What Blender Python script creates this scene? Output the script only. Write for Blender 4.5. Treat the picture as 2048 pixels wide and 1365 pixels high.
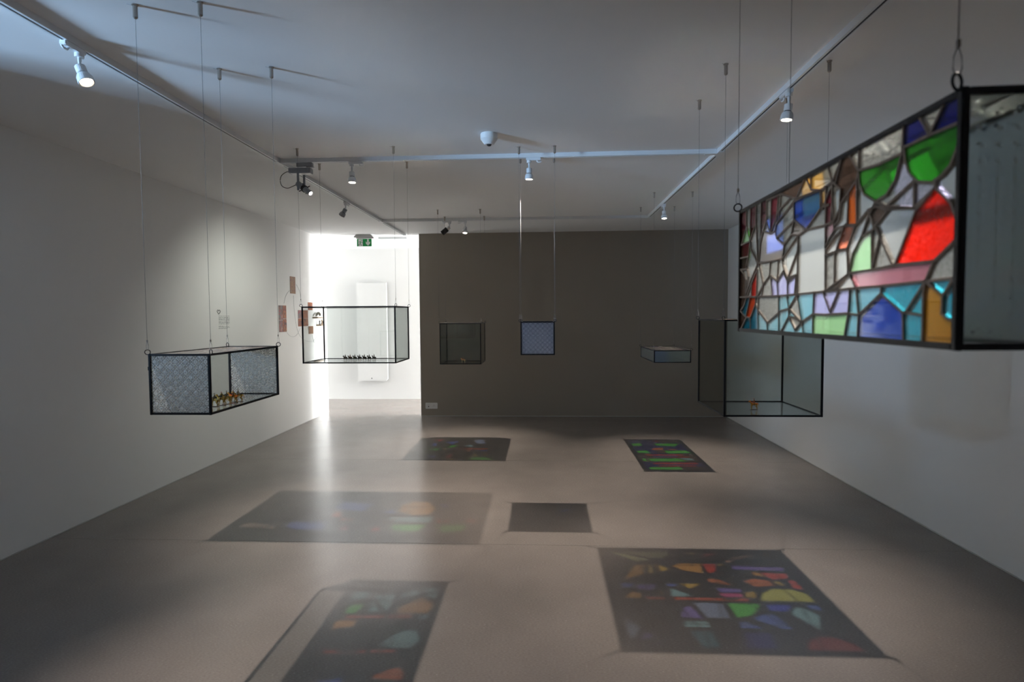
import bpy, bmesh, math, random
from mathutils import Vector, Matrix, Euler
from mathutils.geometry import delaunay_2d_cdt

for o in list(bpy.data.objects):
    bpy.data.objects.remove(o, do_unlink=True)
S = bpy.context.scene
C = S.collection

# light levels (watts)
P_WIN = 370
P_PE = 800
P_PW = 110
P_SPOT = 215
P_G = 1.2
P_WALL = 0.22

# ------------------------------------------------------------------ camera
YAW, PITCH, ROLL, EYE = 0.0546062, 0.0453815, -0.0070697, 1.45
fw = Vector((-math.sin(YAW) * math.cos(PITCH), math.cos(YAW) * math.cos(PITCH), -math.sin(PITCH)))
rt = Vector((math.cos(YAW), math.sin(YAW), 0))
up = rt.cross(fw)
r2 = rt * math.cos(ROLL) + up * math.sin(ROLL)
u2 = -rt * math.sin(ROLL) + up * math.cos(ROLL)
cd = bpy.data.cameras.new('camera')
cam = bpy.data.objects.new('camera', cd)
C.objects.link(cam)
M = Matrix.Identity(4)
for i in range(3):
    M[i][0], M[i][1], M[i][2] = r2[i], u2[i], -fw[i]
M[2][3] = EYE
cam.matrix_world = M
cd.sensor_width = 36.0
cd.lens = 36.0 * 1138.0 / 2048.0
cd.clip_start = 0.05
cd.dof.use_dof = True
cd.dof.focus_distance = 4.5
cd.dof.aperture_fstop = 4.5
S.camera = cam

# ------------------------------------------------------------------ room measures
XL, XR, YB, YP, YN, HC = -3.256, 2.571, 8.097, 9.765, -2.6, 2.62
XE, YE = -1.762, 8.427          # free end of the dark wall, end of the left wall
PX = -6.2                       # far left end of the passage

# ------------------------------------------------------------------ daylight and exposure
w = bpy.data.worlds.new('world')
S.world = w
w.use_nodes = True
w.node_tree.nodes['Background'].inputs[0].default_value = (0.55, 0.68, 0.9, 1)
w.node_tree.nodes['Background'].inputs[1].default_value = 0.6


def area(name, loc, rot, sx, sy, power, col, spread=180):
    l = bpy.data.lights.new(name, 'AREA')
    l.shape = 'RECTANGLE'
    l.size, l.size_y = sx, sy
    l.energy = power
    l.color = col
    l.spread = math.radians(spread)
    o = bpy.data.objects.new(name, l)
    C.objects.link(o)
    o.location = loc
    o.rotation_euler = rot
    return o


R90 = math.pi / 2
# daylight through window_1 (high window in the left wall beside the viewer), from low and behind
dw = area('daylight_window', (XL - 1.55, 0.10, 1.75), (0, 0, 0), 0.6, 0.6, P_WIN, (0.41, 0.67, 1.0))
dw.rotation_euler = Vector((1.0, 0.75, 0.22)).to_track_quat('-Z', 'Y').to_euler()
# unseen area lights for daylight at both passage ends, no windows built there
area('daylight_passage_east', (XR - 0.02, 9.05, 1.35), (0, R90, 0), 2.3, 1.2, P_PE, (0.93, 0.97, 1.0))
area('daylight_passage_west', (PX + 0.02, 9.05, 1.35), (0, -R90, 0), 2.3, 1.2, P_PW, (0.93, 0.97, 1.0))

S.view_settings.view_transform = 'Standard'
S.view_settings.look = 'None'
S.view_settings.exposure = 0.0
S.view_settings.gamma = 1.0
S.view_settings.use_curve_mapping = False
cy = S.cycles
cy.max_bounces = 10
cy.diffuse_bounces = 5
cy.glossy_bounces = 5
cy.transmission_bounces = 8
cy.transparent_max_bounces = 48
cy.caustics_reflective = True
cy.caustics_refractive = True
cy.blur_glossy = 0.0
cy.sample_clamp_indirect = 120.0
cy.use_denoising = True
cy.use_adaptive_sampling = True
cy.adaptive_threshold = 0.01

# ------------------------------------------------------------------ materials


def new_mat(name):
    m = bpy.data.materials.new(name)
    m.use_nodes = True
    nt = m.node_tree
    nt.nodes.clear()
    out = nt.nodes.new('ShaderNodeOutputMaterial')
    return m, nt, out


def pbr(name, col, rough=0.5, metal=0.0, spec=0.5, noise=0.0, nscale=20.0, bump=0.0, bscale=200.0):
    m, nt, out = new_mat(name)
    b = nt.nodes.new('ShaderNodeBsdfPrincipled')
    b.inputs['Base Color'].default_value = (*col, 1)
    b.inputs['Roughness'].default_value = rough
    b.inputs['Metallic'].default_value = metal
    b.inputs['Specular IOR Level'].default_value = spec
    tc = nt.nodes.new('ShaderNodeTexCoord')
    if noise > 0:
        n = nt.nodes.new('ShaderNodeTexNoise')
        n.inputs['Scale'].default_value = nscale
        n.inputs['Detail'].default_value = 6
        nt.links.new(tc.outputs['Object'], n.inputs['Vector'])
        r = nt.nodes.new('ShaderNodeMix')
        r.data_type = 'RGBA'
        r.inputs[6].default_value = (*[c * (1 - noise) for c in col], 1)
        r.inputs[7].default_value = (*[min(1, c * (1 + noise)) for c in col], 1)
        nt.links.new(n.outputs['Fac'], r.inputs[0])
        nt.links.new(r.outputs[2], b.inputs['Base Color'])
    if bump > 0:
        n2 = nt.nodes.new('ShaderNodeTexNoise')
        n2.inputs['Scale'].default_value = bscale
        n2.inputs['Detail'].default_value = 3
        nt.links.new(tc.outputs['Object'], n2.inputs['Vector'])
        bp = nt.nodes.new('ShaderNodeBump')
        bp.inputs['Strength'].default_value = bump
        bp.inputs['Distance'].default_value = 0.002
        nt.links.new(n2.outputs['Fac'], bp.inputs['Height'])
        nt.links.new(bp.outputs['Normal'], b.inputs['Normal'])
    nt.links.new(b.outputs[0], out.inputs[0])
    return m


def emit(name, col, strength):
    m, nt, out = new_mat(name)
    e = nt.nodes.new('ShaderNodeEmission')
    e.inputs[0].default_value = (*col, 1)
    e.inputs[1].default_value = strength
    nt.links.new(e.outputs[0], out.inputs[0])
    return m


def add_schlick(nt, normal=None, f0=0.045):
    lw = nt.nodes.new('ShaderNodeLayerWeight')
    lw.inputs['Blend'].default_value = 0.5
    p = nt.nodes.new('ShaderNodeMath')
    p.operation = 'POWER'
    p.inputs[1].default_value = 5
    nt.links.new(lw.outputs['Facing'], p.inputs[0])
    a = nt.nodes.new('ShaderNodeMath')
    a.operation = 'MULTIPLY_ADD'
    a.inputs[1].default_value = 1 - f0
    a.inputs[2].default_value = f0
    nt.links.new(p.outputs[0], a.inputs[0])
    return a.outputs[0]


def bump_node(nt, kind, scale, strength, dist):
    tc = nt.nodes.new('ShaderNodeTexCoord')
    if kind == 'hammer':
        t = nt.nodes.new('ShaderNodeTexVoronoi')
        t.inputs['Scale'].default_value = scale
        src = t.outputs['Distance']
        nt.links.new(tc.outputs['Object'], t.inputs['Vector'])
    elif kind == 'ripple':
        mp = nt.nodes.new('ShaderNodeMapping')
        mp.inputs['Scale'].default_value = (1, 2.4, 0.7)
        t = nt.nodes.new('ShaderNodeTexNoise')
        t.inputs['Scale'].default_value = scale
        t.inputs['Distortion'].default_value = 1.5
        nt.links.new(tc.outputs['Object'], mp.inputs['Vector'])
        nt.links.new(mp.outputs[0], t.inputs['Vector'])
        src = t.outputs['Fac']
    else:                                     # 'rosette' / 'dots': a lattice of moulded motifs in x+y / z
        sx = nt.nodes.new('ShaderNodeSeparateXYZ')
        nt.links.new(tc.outputs['Object'], sx.inputs[0])
        ad = nt.nodes.new('ShaderNodeMath')
        ad.operation = 'ADD'
        nt.links.new(sx.outputs[0], ad.inputs[0])
        nt.links.new(sx.outputs[1], ad.inputs[1])

        def trig(sock, k, ph=0.0):
            mm = nt.nodes.new('ShaderNodeMath')
            mm.operation = 'MULTIPLY_ADD'
            mm.inputs[1].default_value = k
            mm.inputs[2].default_value = ph
            nt.links.new(sock, mm.inputs[0])
            c = nt.nodes.new('ShaderNodeMath')
            c.operation = 'COSINE'
            nt.links.new(mm.outputs[0], c.inputs[0])
            return c.outputs[0]

        def op(kind_, a, b):
            mm = nt.nodes.new('ShaderNodeMath')
            mm.operation = kind_
            for i_, v in enumerate((a, b)):
                if isinstance(v, (int, float)):
                    mm.inputs[i_].default_value = v
                else:
                    nt.links.new(v, mm.inputs[i_])
            return mm.outputs[0]
        k = 2 * math.pi * scale
        cu, cv = trig(ad.outputs[0], k), trig(sx.outputs[2], k)
        base = op('ADD', cu, cv)              # -2..2 : round motifs on a square lattice
        if kind == 'rosette':
            rings = trig(base, 5.0)           # concentric rings in each motif
            cu3, cv3 = trig(ad.outputs[0], 3 * k), trig(sx.outputs[2], 3 * k)
            petal = op('MULTIPLY', cu3, cv3)
            src = op('ADD', op('MULTIPLY', rings, 0.5), op('MULTIPLY', petal, 0.7))
        else:
            src = op('POWER', op('MAXIMUM', op('MULTIPLY', base, 0.5), 0.0), 6.0)
    bp = nt.nodes.new('ShaderNodeBump')
    bp.inputs['Strength'].default_value = strength
    bp.inputs['Distance'].default_value = dist
    nt.links.new(src, bp.inputs['Height'])
    return bp.outputs['Normal'], src


def glass(name, tint, diffuse=0.0, rough=0.02, bump=None, refract=0.0, rrough=0.08, f0=0.045, back=0.0, frost=None):
    """A pane surface: tinted straight transmission, some scattering, a mirror-like reflection.
    TINT is the colour of the whole pane (two surfaces); REFRACT: share of light bent by the moulded relief."""
    m, nt, out = new_mat(name)
    t1 = tuple(math.sqrt(max(c, 1e-4)) for c in tint)
    tr = nt.nodes.new('ShaderNodeBsdfTransparent')
    tr.inputs[0].default_value = (*t1, 1)
    sh = tr.outputs[0]
    nrm = None
    if bump:
        nrm, relief = bump_node(nt, *bump)
    if refract > 0:
        rf = nt.nodes.new('ShaderNodeBsdfRefraction')
        rf.inputs['Color'].default_value = (*t1, 1)
        rf.inputs['Roughness'].default_value = rrough
        rf.inputs['IOR'].default_value = 1.35
        if nrm:
            nt.links.new(nrm, rf.inputs['Normal'])
        mx = nt.nodes.new('ShaderNodeMixShader')
        mx.inputs[0].default_value = refract
        nt.links.new(sh, mx.inputs[1])
        nt.links.new(rf.outputs[0], mx.inputs[2])
        sh = mx.outputs[0]
    if diffuse > 0:
        tl = nt.nodes.new('ShaderNodeBsdfTranslucent')
        tl.inputs[0].default_value = (*t1, 1)
        if nrm:
            nt.links.new(nrm, tl.inputs['Normal'])
        mx = nt.nodes.new('ShaderNodeMixShader')
        mx.inputs[0].default_value = diffuse
        if frost:                              # the raised parts of the moulding are matt, the hollows clear
            mr = nt.nodes.new('ShaderNodeMapRange')
            mr.inputs[1].default_value, mr.inputs[2].default_value = -0.7, 0.9
            mr.inputs[3].default_value, mr.inputs[4].default_value = frost
            nt.links.new(relief, mr.inputs[0])
            nt.links.new(mr.outputs[0], mx.inputs[0])
        mat_side = tl.outputs[0]
        if back > 0:
            df = nt.nodes.new('ShaderNodeBsdfDiffuse')
            df.inputs[0].default_value = (*t1, 1)
            if nrm:
                nt.links.new(nrm, df.inputs['Normal'])
            m3 = nt.nodes.new('ShaderNodeMixShader')
            m3.inputs[0].default_value = back
            nt.links.new(tl.outputs[0], m3.inputs[1])
            nt.links.new(df.outputs[0], m3.inputs[2])
            mat_side = m3.outputs[0]
        nt.links.new(sh, mx.inputs[1])
        nt.links.new(mat_side, mx.inputs[2])
        sh = mx.outputs[0]
    gl = nt.nodes.new('ShaderNodeBsdfGlossy')
    gl.inputs['Roughness'].default_value = rough
    if nrm:
        nt.links.new(nrm, gl.inputs['Normal'])
    mx = nt.nodes.new('ShaderNodeMixShader')
    nt.links.new(add_schlick(nt, f0=f0), mx.inputs[0])
    nt.links.new(sh, mx.inputs[1])
    nt.links.new(gl.outputs[0], mx.inputs[2])
    nt.links.new(mx.outputs[0], out.inputs[0])
    return m


MAT = {}
MAT['white_wall'] = pbr('white wall paint', (0.80, 0.79, 0.77), 0.7, spec=0.25, noise=0.012, nscale=3, bump=0.08, bscale=350)
MAT['ceiling'] = pbr('white ceiling paint', (0.80, 0.80, 0.80), 0.75, spec=0.2, noise=0.01, nscale=3, bump=0.05, bscale=300)
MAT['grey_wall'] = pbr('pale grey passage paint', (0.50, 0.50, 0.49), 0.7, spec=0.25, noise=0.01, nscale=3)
MAT['dark_wall'] = pbr('taupe wall paint', (0.33, 0.29, 0.245), 0.55, spec=0.3, noise=0.03, nscale=2, bump=0.08, bscale=350)
MAT['track'] = pbr('white powder coat', (0.78, 0.79, 0.80), 0.4, spec=0.4)
MAT['groove'] = pbr('dark track groove', (0.03, 0.03, 0.035), 0.5)
MAT['lamp_white'] = pbr('white lamp enamel', (0.80, 0.81, 0.82), 0.35, spec=0.5)
MAT['lamp_dark'] = pbr('dark lamp ring', (0.05, 0.045, 0.04), 0.5)
MAT['lamp_grey'] = pbr('grey lamp metal', (0.33, 0.34, 0.36), 0.4, metal=0.3)
MAT['black'] = pbr('black metal', (0.015, 0.015, 0.017), 0.4)
MAT['chrome'] = pbr('chrome', (0.7, 0.7, 0.7), 0.12, metal=1.0)
MAT['nickel'] = pbr('nickel gripper', (0.42, 0.38, 0.34), 0.28, metal=0.9)
MAT['wire'] = pbr('steel wire', (0.24, 0.245, 0.26), 0.6, metal=0.2)
MAT['frame'] = pbr('blackened came frame', (0.020, 0.020, 0.024), 0.38, metal=0.5, noise=0.3, nscale=60, bump=0.25, bscale=250)
MAT['came'] = pbr('grey brown lead came', (0.26, 0.205, 0.175), 0.40, metal=0.35, noise=0.45, nscale=90, bump=0.5, bscale=220)
MAT['lens'] = emit('glowing lamp lens', (1.0, 0.86, 0.66), 22.0)
MAT['lens_dim'] = emit('glowing projector lens', (1.0, 0.93, 0.85), 3.0)
MAT['white_plastic'] = pbr('white plastic', (0.78, 0.77, 0.76), 0.4)
MAT['grey_plastic'] = pbr('grey plastic', (0.45, 0.45, 0.44), 0.45)
MAT['radiator'] = pbr('white radiator enamel', (0.50, 0.50, 0.49), 0.4, spec=0.3)
MAT['sign_green'] = pbr('exit sign green', (0.0, 0.36, 0.08), 0.35)
MAT['sign_white'] = pbr('exit sign white', (0.85, 0.85, 0.85), 0.35)
MAT['gilt'] = pbr('gilt metal', (0.66, 0.38, 0.07), 0.30, metal=0.75, noise=0.3, nscale=300)
MAT['bronze'] = pbr('dark bronze', (0.10, 0.085, 0.06), 0.4, metal=0.5, noise=0.3, nscale=300)
MAT['rider'] = pbr('dull ochre paint', (0.22, 0.15, 0.06), 0.5, noise=0.4, nscale=400)
MAT['pale'] = pbr('pale ochre paint', (0.78, 0.66, 0.40), 0.45, noise=0.2, nscale=400)
MAT['redcap'] = pbr('red paint', (0.7, 0.06, 0.02), 0.4)
MAT['base'] = pbr('brown toy base', (0.16, 0.09, 0.06), 0.5)
MAT['ink'] = pbr('grey vinyl ink', (0.22, 0.22, 0.21), 0.6)
MAT['cord'] = pbr('pale grey cord', (0.50, 0.50, 0.50), 0.6)
MAT['shelf'] = pbr('light wood', (0.42, 0.30, 0.20), 0.6, noise=0.2, nscale=40)
MAT['trim'] = pbr('pale sealant', (0.50, 0.49, 0.47), 0.6)

# glass kinds --------------------------------------------------------------
MAT['clear'] = glass('clear glass', (0.95, 0.97, 0.96), rough=0.012)
MAT['clear_cool'] = glass('cool clear glass', (0.74, 0.78, 0.76), rough=0.012)
MAT['rosette'] = glass('moulded rosette glass', (0.99, 0.99, 0.97), diffuse=0.45, rough=0.12, bump=('rosette', 25, 0.8, 0.003), refract=0.75, rrough=0.08, back=0.6, frost=(0.04, 1.0))
MAT['rosette_blue'] = glass('blue moulded rosette glass', (0.66, 0.70, 0.84), diffuse=0.25, rough=0.12, bump=('rosette', 30, 0.8, 0.003), refract=0.75, rrough=0.08, back=0.4, frost=(0.02, 0.6))
MAT['dots'] = glass('dotted reeded glass', (0.36, 0.40, 0.38), diffuse=0.0, rough=0.2, bump=('dots', 52, 0.3, 0.003), refract=0.92, rrough=0.2)
MAT['dots_blue'] = glass('blue dotted glass', (0.62, 0.74, 0.70), diffuse=0.16, rough=0.15, bump=('dots', 40, 0.9, 0.003), refract=0.6, rrough=0.2, back=0.4)
MAT['smoky'] = glass('rippled clear roof glass', (0.055, 0.052, 0.05), diffuse=0.02, rough=0.19, bump=('ripple', 14, 0.08, 0.0015), refract=0.88, rrough=0.2, f0=0.12)
MAT['frost'] = glass('fine seeded glass', (0.82, 0.86, 0.85), diffuse=0.10, rough=0.05, bump=('hammer', 300, 0.07, 0.001), refract=0.0)
MAT['water'] = glass('waterglass', (0.80, 0.84, 0.82), diffuse=0.10, rough=0.09, bump=('ripple', 60, 0.5, 0.006), refract=0.45, rrough=0.15)
MAT['hammered'] = glass('hammered clear glass', (0.82, 0.85, 0.83), diffuse=0.10, rough=0.08, bump=('hammer', 110, 0.5, 0.004), refract=0.45, rrough=0.12)
TINTS = {
    'navy': (0.004, 0.010, 0.30), 'blue': (0.03, 0.09, 0.55), 'cobalt': (0.01, 0.07, 0.55), 'violet': (0.10, 0.07, 0.45),
    'steel': (0.16, 0.26, 0.52), 'cyan': (0.22, 0.60, 0.78), 'sky': (0.22, 0.60, 0.80), 'aqua': (0.03, 0.42, 0.62), 'teal': (0.01, 0.22, 0.38),
    'green': (0.02, 0.34, 0.01), 'lime': (0.50, 0.60, 0.06), 'sage': (0.28, 0.34, 0.14), 'green_pale': (0.32, 0.66, 0.33),
    'yellow': (0.85, 0.58, 0.04), 'amber': (0.55, 0.27, 0.03), 'orange': (0.80, 0.16, 0.01), 'scarlet': (0.70, 0.07, 0.01),
    'red': (0.62, 0.02, 0.008), 'red_bubble': (0.85, 0.015, 0.004), 'salmon': (0.85, 0.26, 0.16), 'rose': (0.62, 0.25, 0.33), 'crimson': (0.36, 0.02, 0.06),
    'magenta': (0.50, 0.03, 0.22), 'lavender': (0.42, 0.45, 0.84), 'beige': (0.80, 0.64, 0.54), 'mauve': (0.6, 0.5, 0.52), 'umber': (0.12, 0.07, 0.05),
}
for k, v in TINTS.items():
    bmp = {'red_bubble': ('hammer', 150, 0.5, 0.004), 'orange': ('hammer', 200, 0.4, 0.003), 'salmon': ('hammer', 200, 0.3, 0.003), 'aqua': ('hammer', 170, 0.25, 0.003),
           'green': ('hammer', 260, 0.2, 0.002), 'sky': ('hammer', 200, 0.12, 0.002)}.get(k)
    sc_ = {'red_bubble': 0.6, 'orange': 0.5, 'salmon': 0.4, 'beige': 0.5, 'green': 0.4, 'cobalt': 0.4, 'blue': 0.15, 'lavender': 0.25, 'green_pale': 0.25}.get(k, 0.15)
    MAT[k] = glass(k + ' glass', v, diffuse=sc_, rough=0.03, bump=bmp)
    mxv = max(v)
    MAT['roof_' + k] = glass(k + ' roof glass', tuple((c / mxv) ** 0.8 for c in v), diffuse=0.0, rough=0.19, f0=0.055)


def floor_mat():
    m, nt, out = new_mat('grey brown linoleum')
    b = nt.nodes.new('ShaderNodeBsdfPrincipled')
    tc = nt.nodes.new('ShaderNodeTexCoord')

    def nz(scale, det, mapv=(1, 1, 1)):
        mp = nt.nodes.new('ShaderNodeMapping')
        mp.inputs['Scale'].default_value = mapv
        n = nt.nodes.new('ShaderNodeTexNoise')
        n.inputs['Scale'].default_value = scale
        n.inputs['Detail'].default_value = det
        nt.links.new(tc.outputs['Object'], mp.inputs['Vector'])
        nt.links.new(mp.outputs[0], n.inputs['Vector'])
        return n.outputs['Fac']
    n1 = nz(140, 9, (0.6, 1.6, 1))
    n2 = nz(3.0, 4)
    mul = nt.nodes.new('ShaderNodeMath')
    mul.operation = 'MULTIPLY_ADD'
    mul.inputs[1].default_value = 0.7
    nt.links.new(n1, mul.inputs[0])
    m2 = nt.nodes.new('ShaderNodeMath')
    m2.operation = 'MULTIPLY'
    m2.inputs[1].default_value = 0.3
    nt.links.new(n2, m2.inputs[0])
    nt.links.new(m2.outputs[0], mul.inputs[2])
    cr = nt.nodes.new('ShaderNodeValToRGB')
    cr.color_ramp.elements[0].position = 0.36
    cr.color_ramp.elements[0].color = (0.175, 0.150, 0.133, 1)
    cr.color_ramp.elements[1].position = 0.64
    cr.color_ramp.elements[1].color = (0.235, 0.202, 0.180, 1)
    nt.links.new(mul.outputs[0], cr.inputs[0])
    nt.links.new(cr.outputs[0], b.inputs['Base Color'])
    rr = nt.nodes.new('ShaderNodeMapRange')
    rr.inputs[3].default_value = 0.21
    rr.inputs[4].default_value = 0.30
    nt.links.new(n1, rr.inputs[0])
    nt.links.new(rr.outputs[0], b.inputs['Roughness'])
    b.inputs['Specular IOR Level'].default_value = 0.85
    bp = nt.nodes.new('ShaderNodeBump')
    bp.inputs['Strength'].default_value = 0.06
    bp.inputs['Distance'].default_value = 0.001
    nt.links.new(n1, bp.inputs['Height'])
    nt.links.new(bp.outputs['Normal'], b.inputs['Normal'])
    nt.links.new(b.outputs[0], out.inputs[0])
    return m


MAT['floor'] = floor_mat()


def print_mat(name, cols, scale, seed, dist=2.0):
    m, nt, out = new_mat(name)
    b = nt.nodes.new('ShaderNodeBsdfPrincipled')
    b.inputs['Roughness'].default_value = 0.5
    tc = nt.nodes.new('ShaderNodeTexCoord')
    mp = nt.nodes.new('ShaderNodeMapping')
    mp.inputs['Location'].default_value = (seed * 3.1, seed * 1.7, seed)
    n = nt.nodes.new('ShaderNodeTexNoise')
    n.inputs['Scale'].default_value = scale
    n.inputs['Detail'].default_value = 4
    n.inputs['Distortion'].default_value = dist
    nt.links.new(tc.outputs['Object'], mp.inputs['Vector'])
    nt.links.new(mp.outputs[0], n.inputs['Vector'])
    cr = nt.nodes.new('ShaderNodeValToRGB')
    el = cr.color_ramp.elements
    el[0].position, el[0].color = 0.3, (*cols[0], 1)
    el[1].position, el[1].color = 0.72, (*cols[-1], 1)
    for i, c in enumerate(cols[1:-1]):
        e = el.new(0.3 + 0.42 * (i + 1) / (len(cols) - 1))
        e.color = (*c, 1)
    nt.links.new(n.outputs['Fac'], cr.inputs[0])
    nt.links.new(cr.outputs[0], b.inputs['Base Color'])
    nt.links.new(b.outputs[0], out.inputs[0])
    return m

# ------------------------------------------------------------------ mesh helpers


def link(name, me, mat=None, parent=None, loc=None, rot=None, smooth=False):
    o = bpy.data.objects.new(name, me)
    C.objects.link(o)
    if mat is not None and not me.materials:
        me.materials.append(MAT[mat] if isinstance(mat, str) else mat)
    if parent is not None:
        o.parent = parent
    if loc is not None:
        o.location = loc
    if rot is not None:
        o.rotation_euler = rot
    if smooth:
        for p in me.polygons:
            p.use_smooth = True
    return o


def to_mesh(bm, name):
    me = bpy.data.meshes.new(name)
    bm.normal_update()
    bm.to_mesh(me)
    bm.free()
    return me


def add_box(bm, lo, hi, bevel=0.0):
    g = bmesh.ops.create_cube(bm, size=1.0)
    vs = g['verts']
    for v in vs:
        v.co = Vector([(lo[i] + hi[i]) / 2 + v.co[i] * (hi[i] - lo[i]) for i in range(3)])
    if bevel > 0:
        es = list({e for v in vs for e in v.link_edges})
        bmesh.ops.bevel(bm, geom=es, offset=bevel, segments=2, affect='EDGES')


def box(name, lo, hi, mat, parent=None, bevel=0.0):
    bm = bmesh.new()
    add_box(bm, lo, hi, bevel)
    return link(name, to_mesh(bm, name), mat, parent)


def add_lathe(bm, prof, n=20, M4=Matrix.Identity(4), cap=True):
    """PROF: (radius, z) pairs, turned about z, then moved by M4."""
    rings = []
    for r, z in prof:
        rings.append([bm.verts.new(M4 @ Vector((r * math.cos(2 * math.pi * k / n), r * math.sin(2 * math.pi * k / n), z))) for k in range(n)])
    for a, b in zip(rings, rings[1:]):
        for k in range(n):
            bm.faces.new((a[k], a[(k + 1) % n], b[(k + 1) % n], b[k]))
    if cap:
        bm.faces.new(list(reversed(rings[0])))
        bm.faces.new(rings[-1])
    bmesh.ops.recalc_face_normals(bm, faces=bm.faces[:])


def add_tube(bm, pts, r, n=6):
    pts = [Vector(p) for p in pts]
    rings = []
    for i, p in enumerate(pts):
        d = (pts[min(i + 1, len(pts) - 1)] - pts[max(i - 1, 0)]).normalized()
        a = d.cross(Vector((0, 0, 1)))
        if a.length < 1e-3:
            a = d.cross(Vector((1, 0, 0)))
        a.normalize()
        b = d.cross(a)
        rings.append([bm.verts.new(p + (a * math.cos(2 * math.pi * k / n) + b * math.sin(2 * math.pi * k / n)) * r) for k in range(n)])
    for q, s in zip(rings, rings[1:]):
        for k in range(n):
            bm.faces.new((q[k], q[(k + 1) % n], s[(k + 1) % n], s[k]))
    bm.faces.new(rings[0])
    bm.faces.new(rings[-1])
    bmesh.ops.recalc_face_normals(bm, faces=bm.faces[:])


def tube(name, pts, r, mat, parent=None, n=6):
    bm = bmesh.new()
    add_tube(bm, pts, r, n)
    return link(name, to_mesh(bm, name), mat, parent, smooth=True)


def lathe(name, prof, mat, parent=None, n=20, M4=Matrix.Identity(4), cap=True):
    bm = bmesh.new()
    add_lathe(bm, prof, n, M4, cap)
    o = link(name, to_mesh(bm, name), mat, parent)
    return o


def torus_bm(bm, R_, r, M4, n=20, m=8):
    rings = []
    for i in range(n):
        a = 2 * math.pi * i / n
        rings.append([bm.verts.new(M4 @ Vector(((R_ + r * math.cos(2 * math.pi * k / m)) * math.cos(a), (R_ + r * math.cos(2 * math.pi * k / m)) * math.sin(a), r * math.sin(2 * math.pi * k / m)))) for k in range(m)])
    for i in range(n):
        p, q = rings[i], rings[(i + 1) % n]
        for k in range(m):
            bm.faces.new((p[k], p[(k + 1) % m], q[(k + 1) % m], q[k]))
    bmesh.ops.recalc_face_normals(bm, faces=bm.faces[:])


def prism_mesh(pts, thick, name):
    """closed outline (x, y) extruded from z=0 to z=thick"""
    n = len(pts)
    vs = [(p[0], p[1], 0) for p in pts] + [(p[0], p[1], thick) for p in pts]
    fs = [tuple(range(n - 1, -1, -1)), tuple(range(n, 2 * n))] + [(i, (i + 1) % n, n + (i + 1) % n, n + i) for i in range(n)]
    me = bpy.data.meshes.new(name)
    me.from_pydata(vs, [], fs)
    bm = bmesh.new()
    bm.from_mesh(me)
    bmesh.ops.recalc_face_normals(bm, faces=bm.faces[:])
    bm.to_mesh(me)
    bm.free()
    return me


def thing(name, label, cat, loc=(0, 0, 0), rotz=0.0, group=None):
    o = bpy.data.objects.new(name, None)
    C.objects.link(o)
    o.empty_display_size = 0.05
    o.location = loc
    o.rotation_euler = (0, 0, rotz)
    o['label'] = label
    o['category'] = cat
    if group:
        o['group'] = group
    return o


def struct(o, label=None):
    o['kind'] = 'structure'
    if label:
        o['label'] = label
    return o


def boxes(name, lst, mat, parent=None):
    bm = bmesh.new()
    for lo, hi in lst:
        add_box(bm, lo, hi)
    return link(name, to_mesh(bm, name), mat, parent)


# ------------------------------------------------------------------ room shell
fl = struct(box('floor', (PX, YN, -0.12), (XR, YP, -0.004), 'trim'), 'grey brown linoleum floor of the gallery')
ys = [YN, -0.45, 1.53, 3.53, 5.61, 7.66, YP]
for a, b in zip(ys, ys[1:]):
    box('linoleum_sheet', (PX, a + 0.0011, -0.004), (XR, b - 0.0011, 0.0), 'floor', fl)
struct(box('ceiling', (PX, YN, HC), (XR, YP, HC + 0.15), 'ceiling'), 'plain white ceiling with light tracks')
WY0, WY1, WZ0, WZ1 = 0.74, 1.66, 1.57, 2.46
T = 0.25
struct(boxes('wall_left', [((XL - T, YN, 0), (XL, WY0, HC)), ((XL - T, WY1, 0), (XL, YE, HC)), ((XL - T, WY0, 0), (XL, WY1, WZ0)), ((XL - T, WY0, WZ1), (XL, WY1, HC))], 'white_wall'), 'long white side wall with small prints and a wall text')
struct(boxes('wall_right', [((XR, YN, 0), (XR + 0.3, YP, HC))], 'white_wall'), 'long plain white side wall behind the large stained glass case')
struct(box('wall_far', (XE, YB, 0), (XR, YB + 0.14, HC), 'dark_wall'), 'dark taupe partition wall with a white socket')
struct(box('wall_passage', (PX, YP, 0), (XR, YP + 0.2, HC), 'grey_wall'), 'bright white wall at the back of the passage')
struct(box('wall_passage_end', (PX - 0.3, YE - 0.4, 0), (PX, YP + 0.2, HC), 'white_wall'), 'white end wall of the passage')
struct(box('wall_passage_inner', (PX, YE - 0.2, 0), (XL - T, YE, HC), 'white_wall'), 'white wall on the near side of the passage')
struct(box('wall_rear', (XL - T, YN - 0.2, 0), (XR + 0.3, YN, HC), 'white_wall'), 'white wall behind the viewer')


def window(name, lab, lo, hi, axis):
    """a frame of four bars with a mullion"""
    bm = bmesh.new()
    t = 0.05
    (x0, y0, z0), (x1, y1, z1) = lo, hi
    for q in ((y0, y0 + t, z0, z1), (y1 - t, y1, z0, z1), (y0, y1, z0, z0 + t), (y0, y1, z1 - t, z1), ((y0 + y1) / 2 - t / 2, (y0 + y1) / 2 + t / 2, z0, z1)):
        add_box(bm, (x0, q[0], q[2]), (x1, q[1], q[3]))
    o = struct(link(name, to_mesh(bm, name), 'track'), lab)
    return o


window('window_1', 'white framed window in a deep reveal of the side wall', (XL - T - 0.05, WY0, WZ0), (XL - T, WY1, WZ1), 'x')

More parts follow.
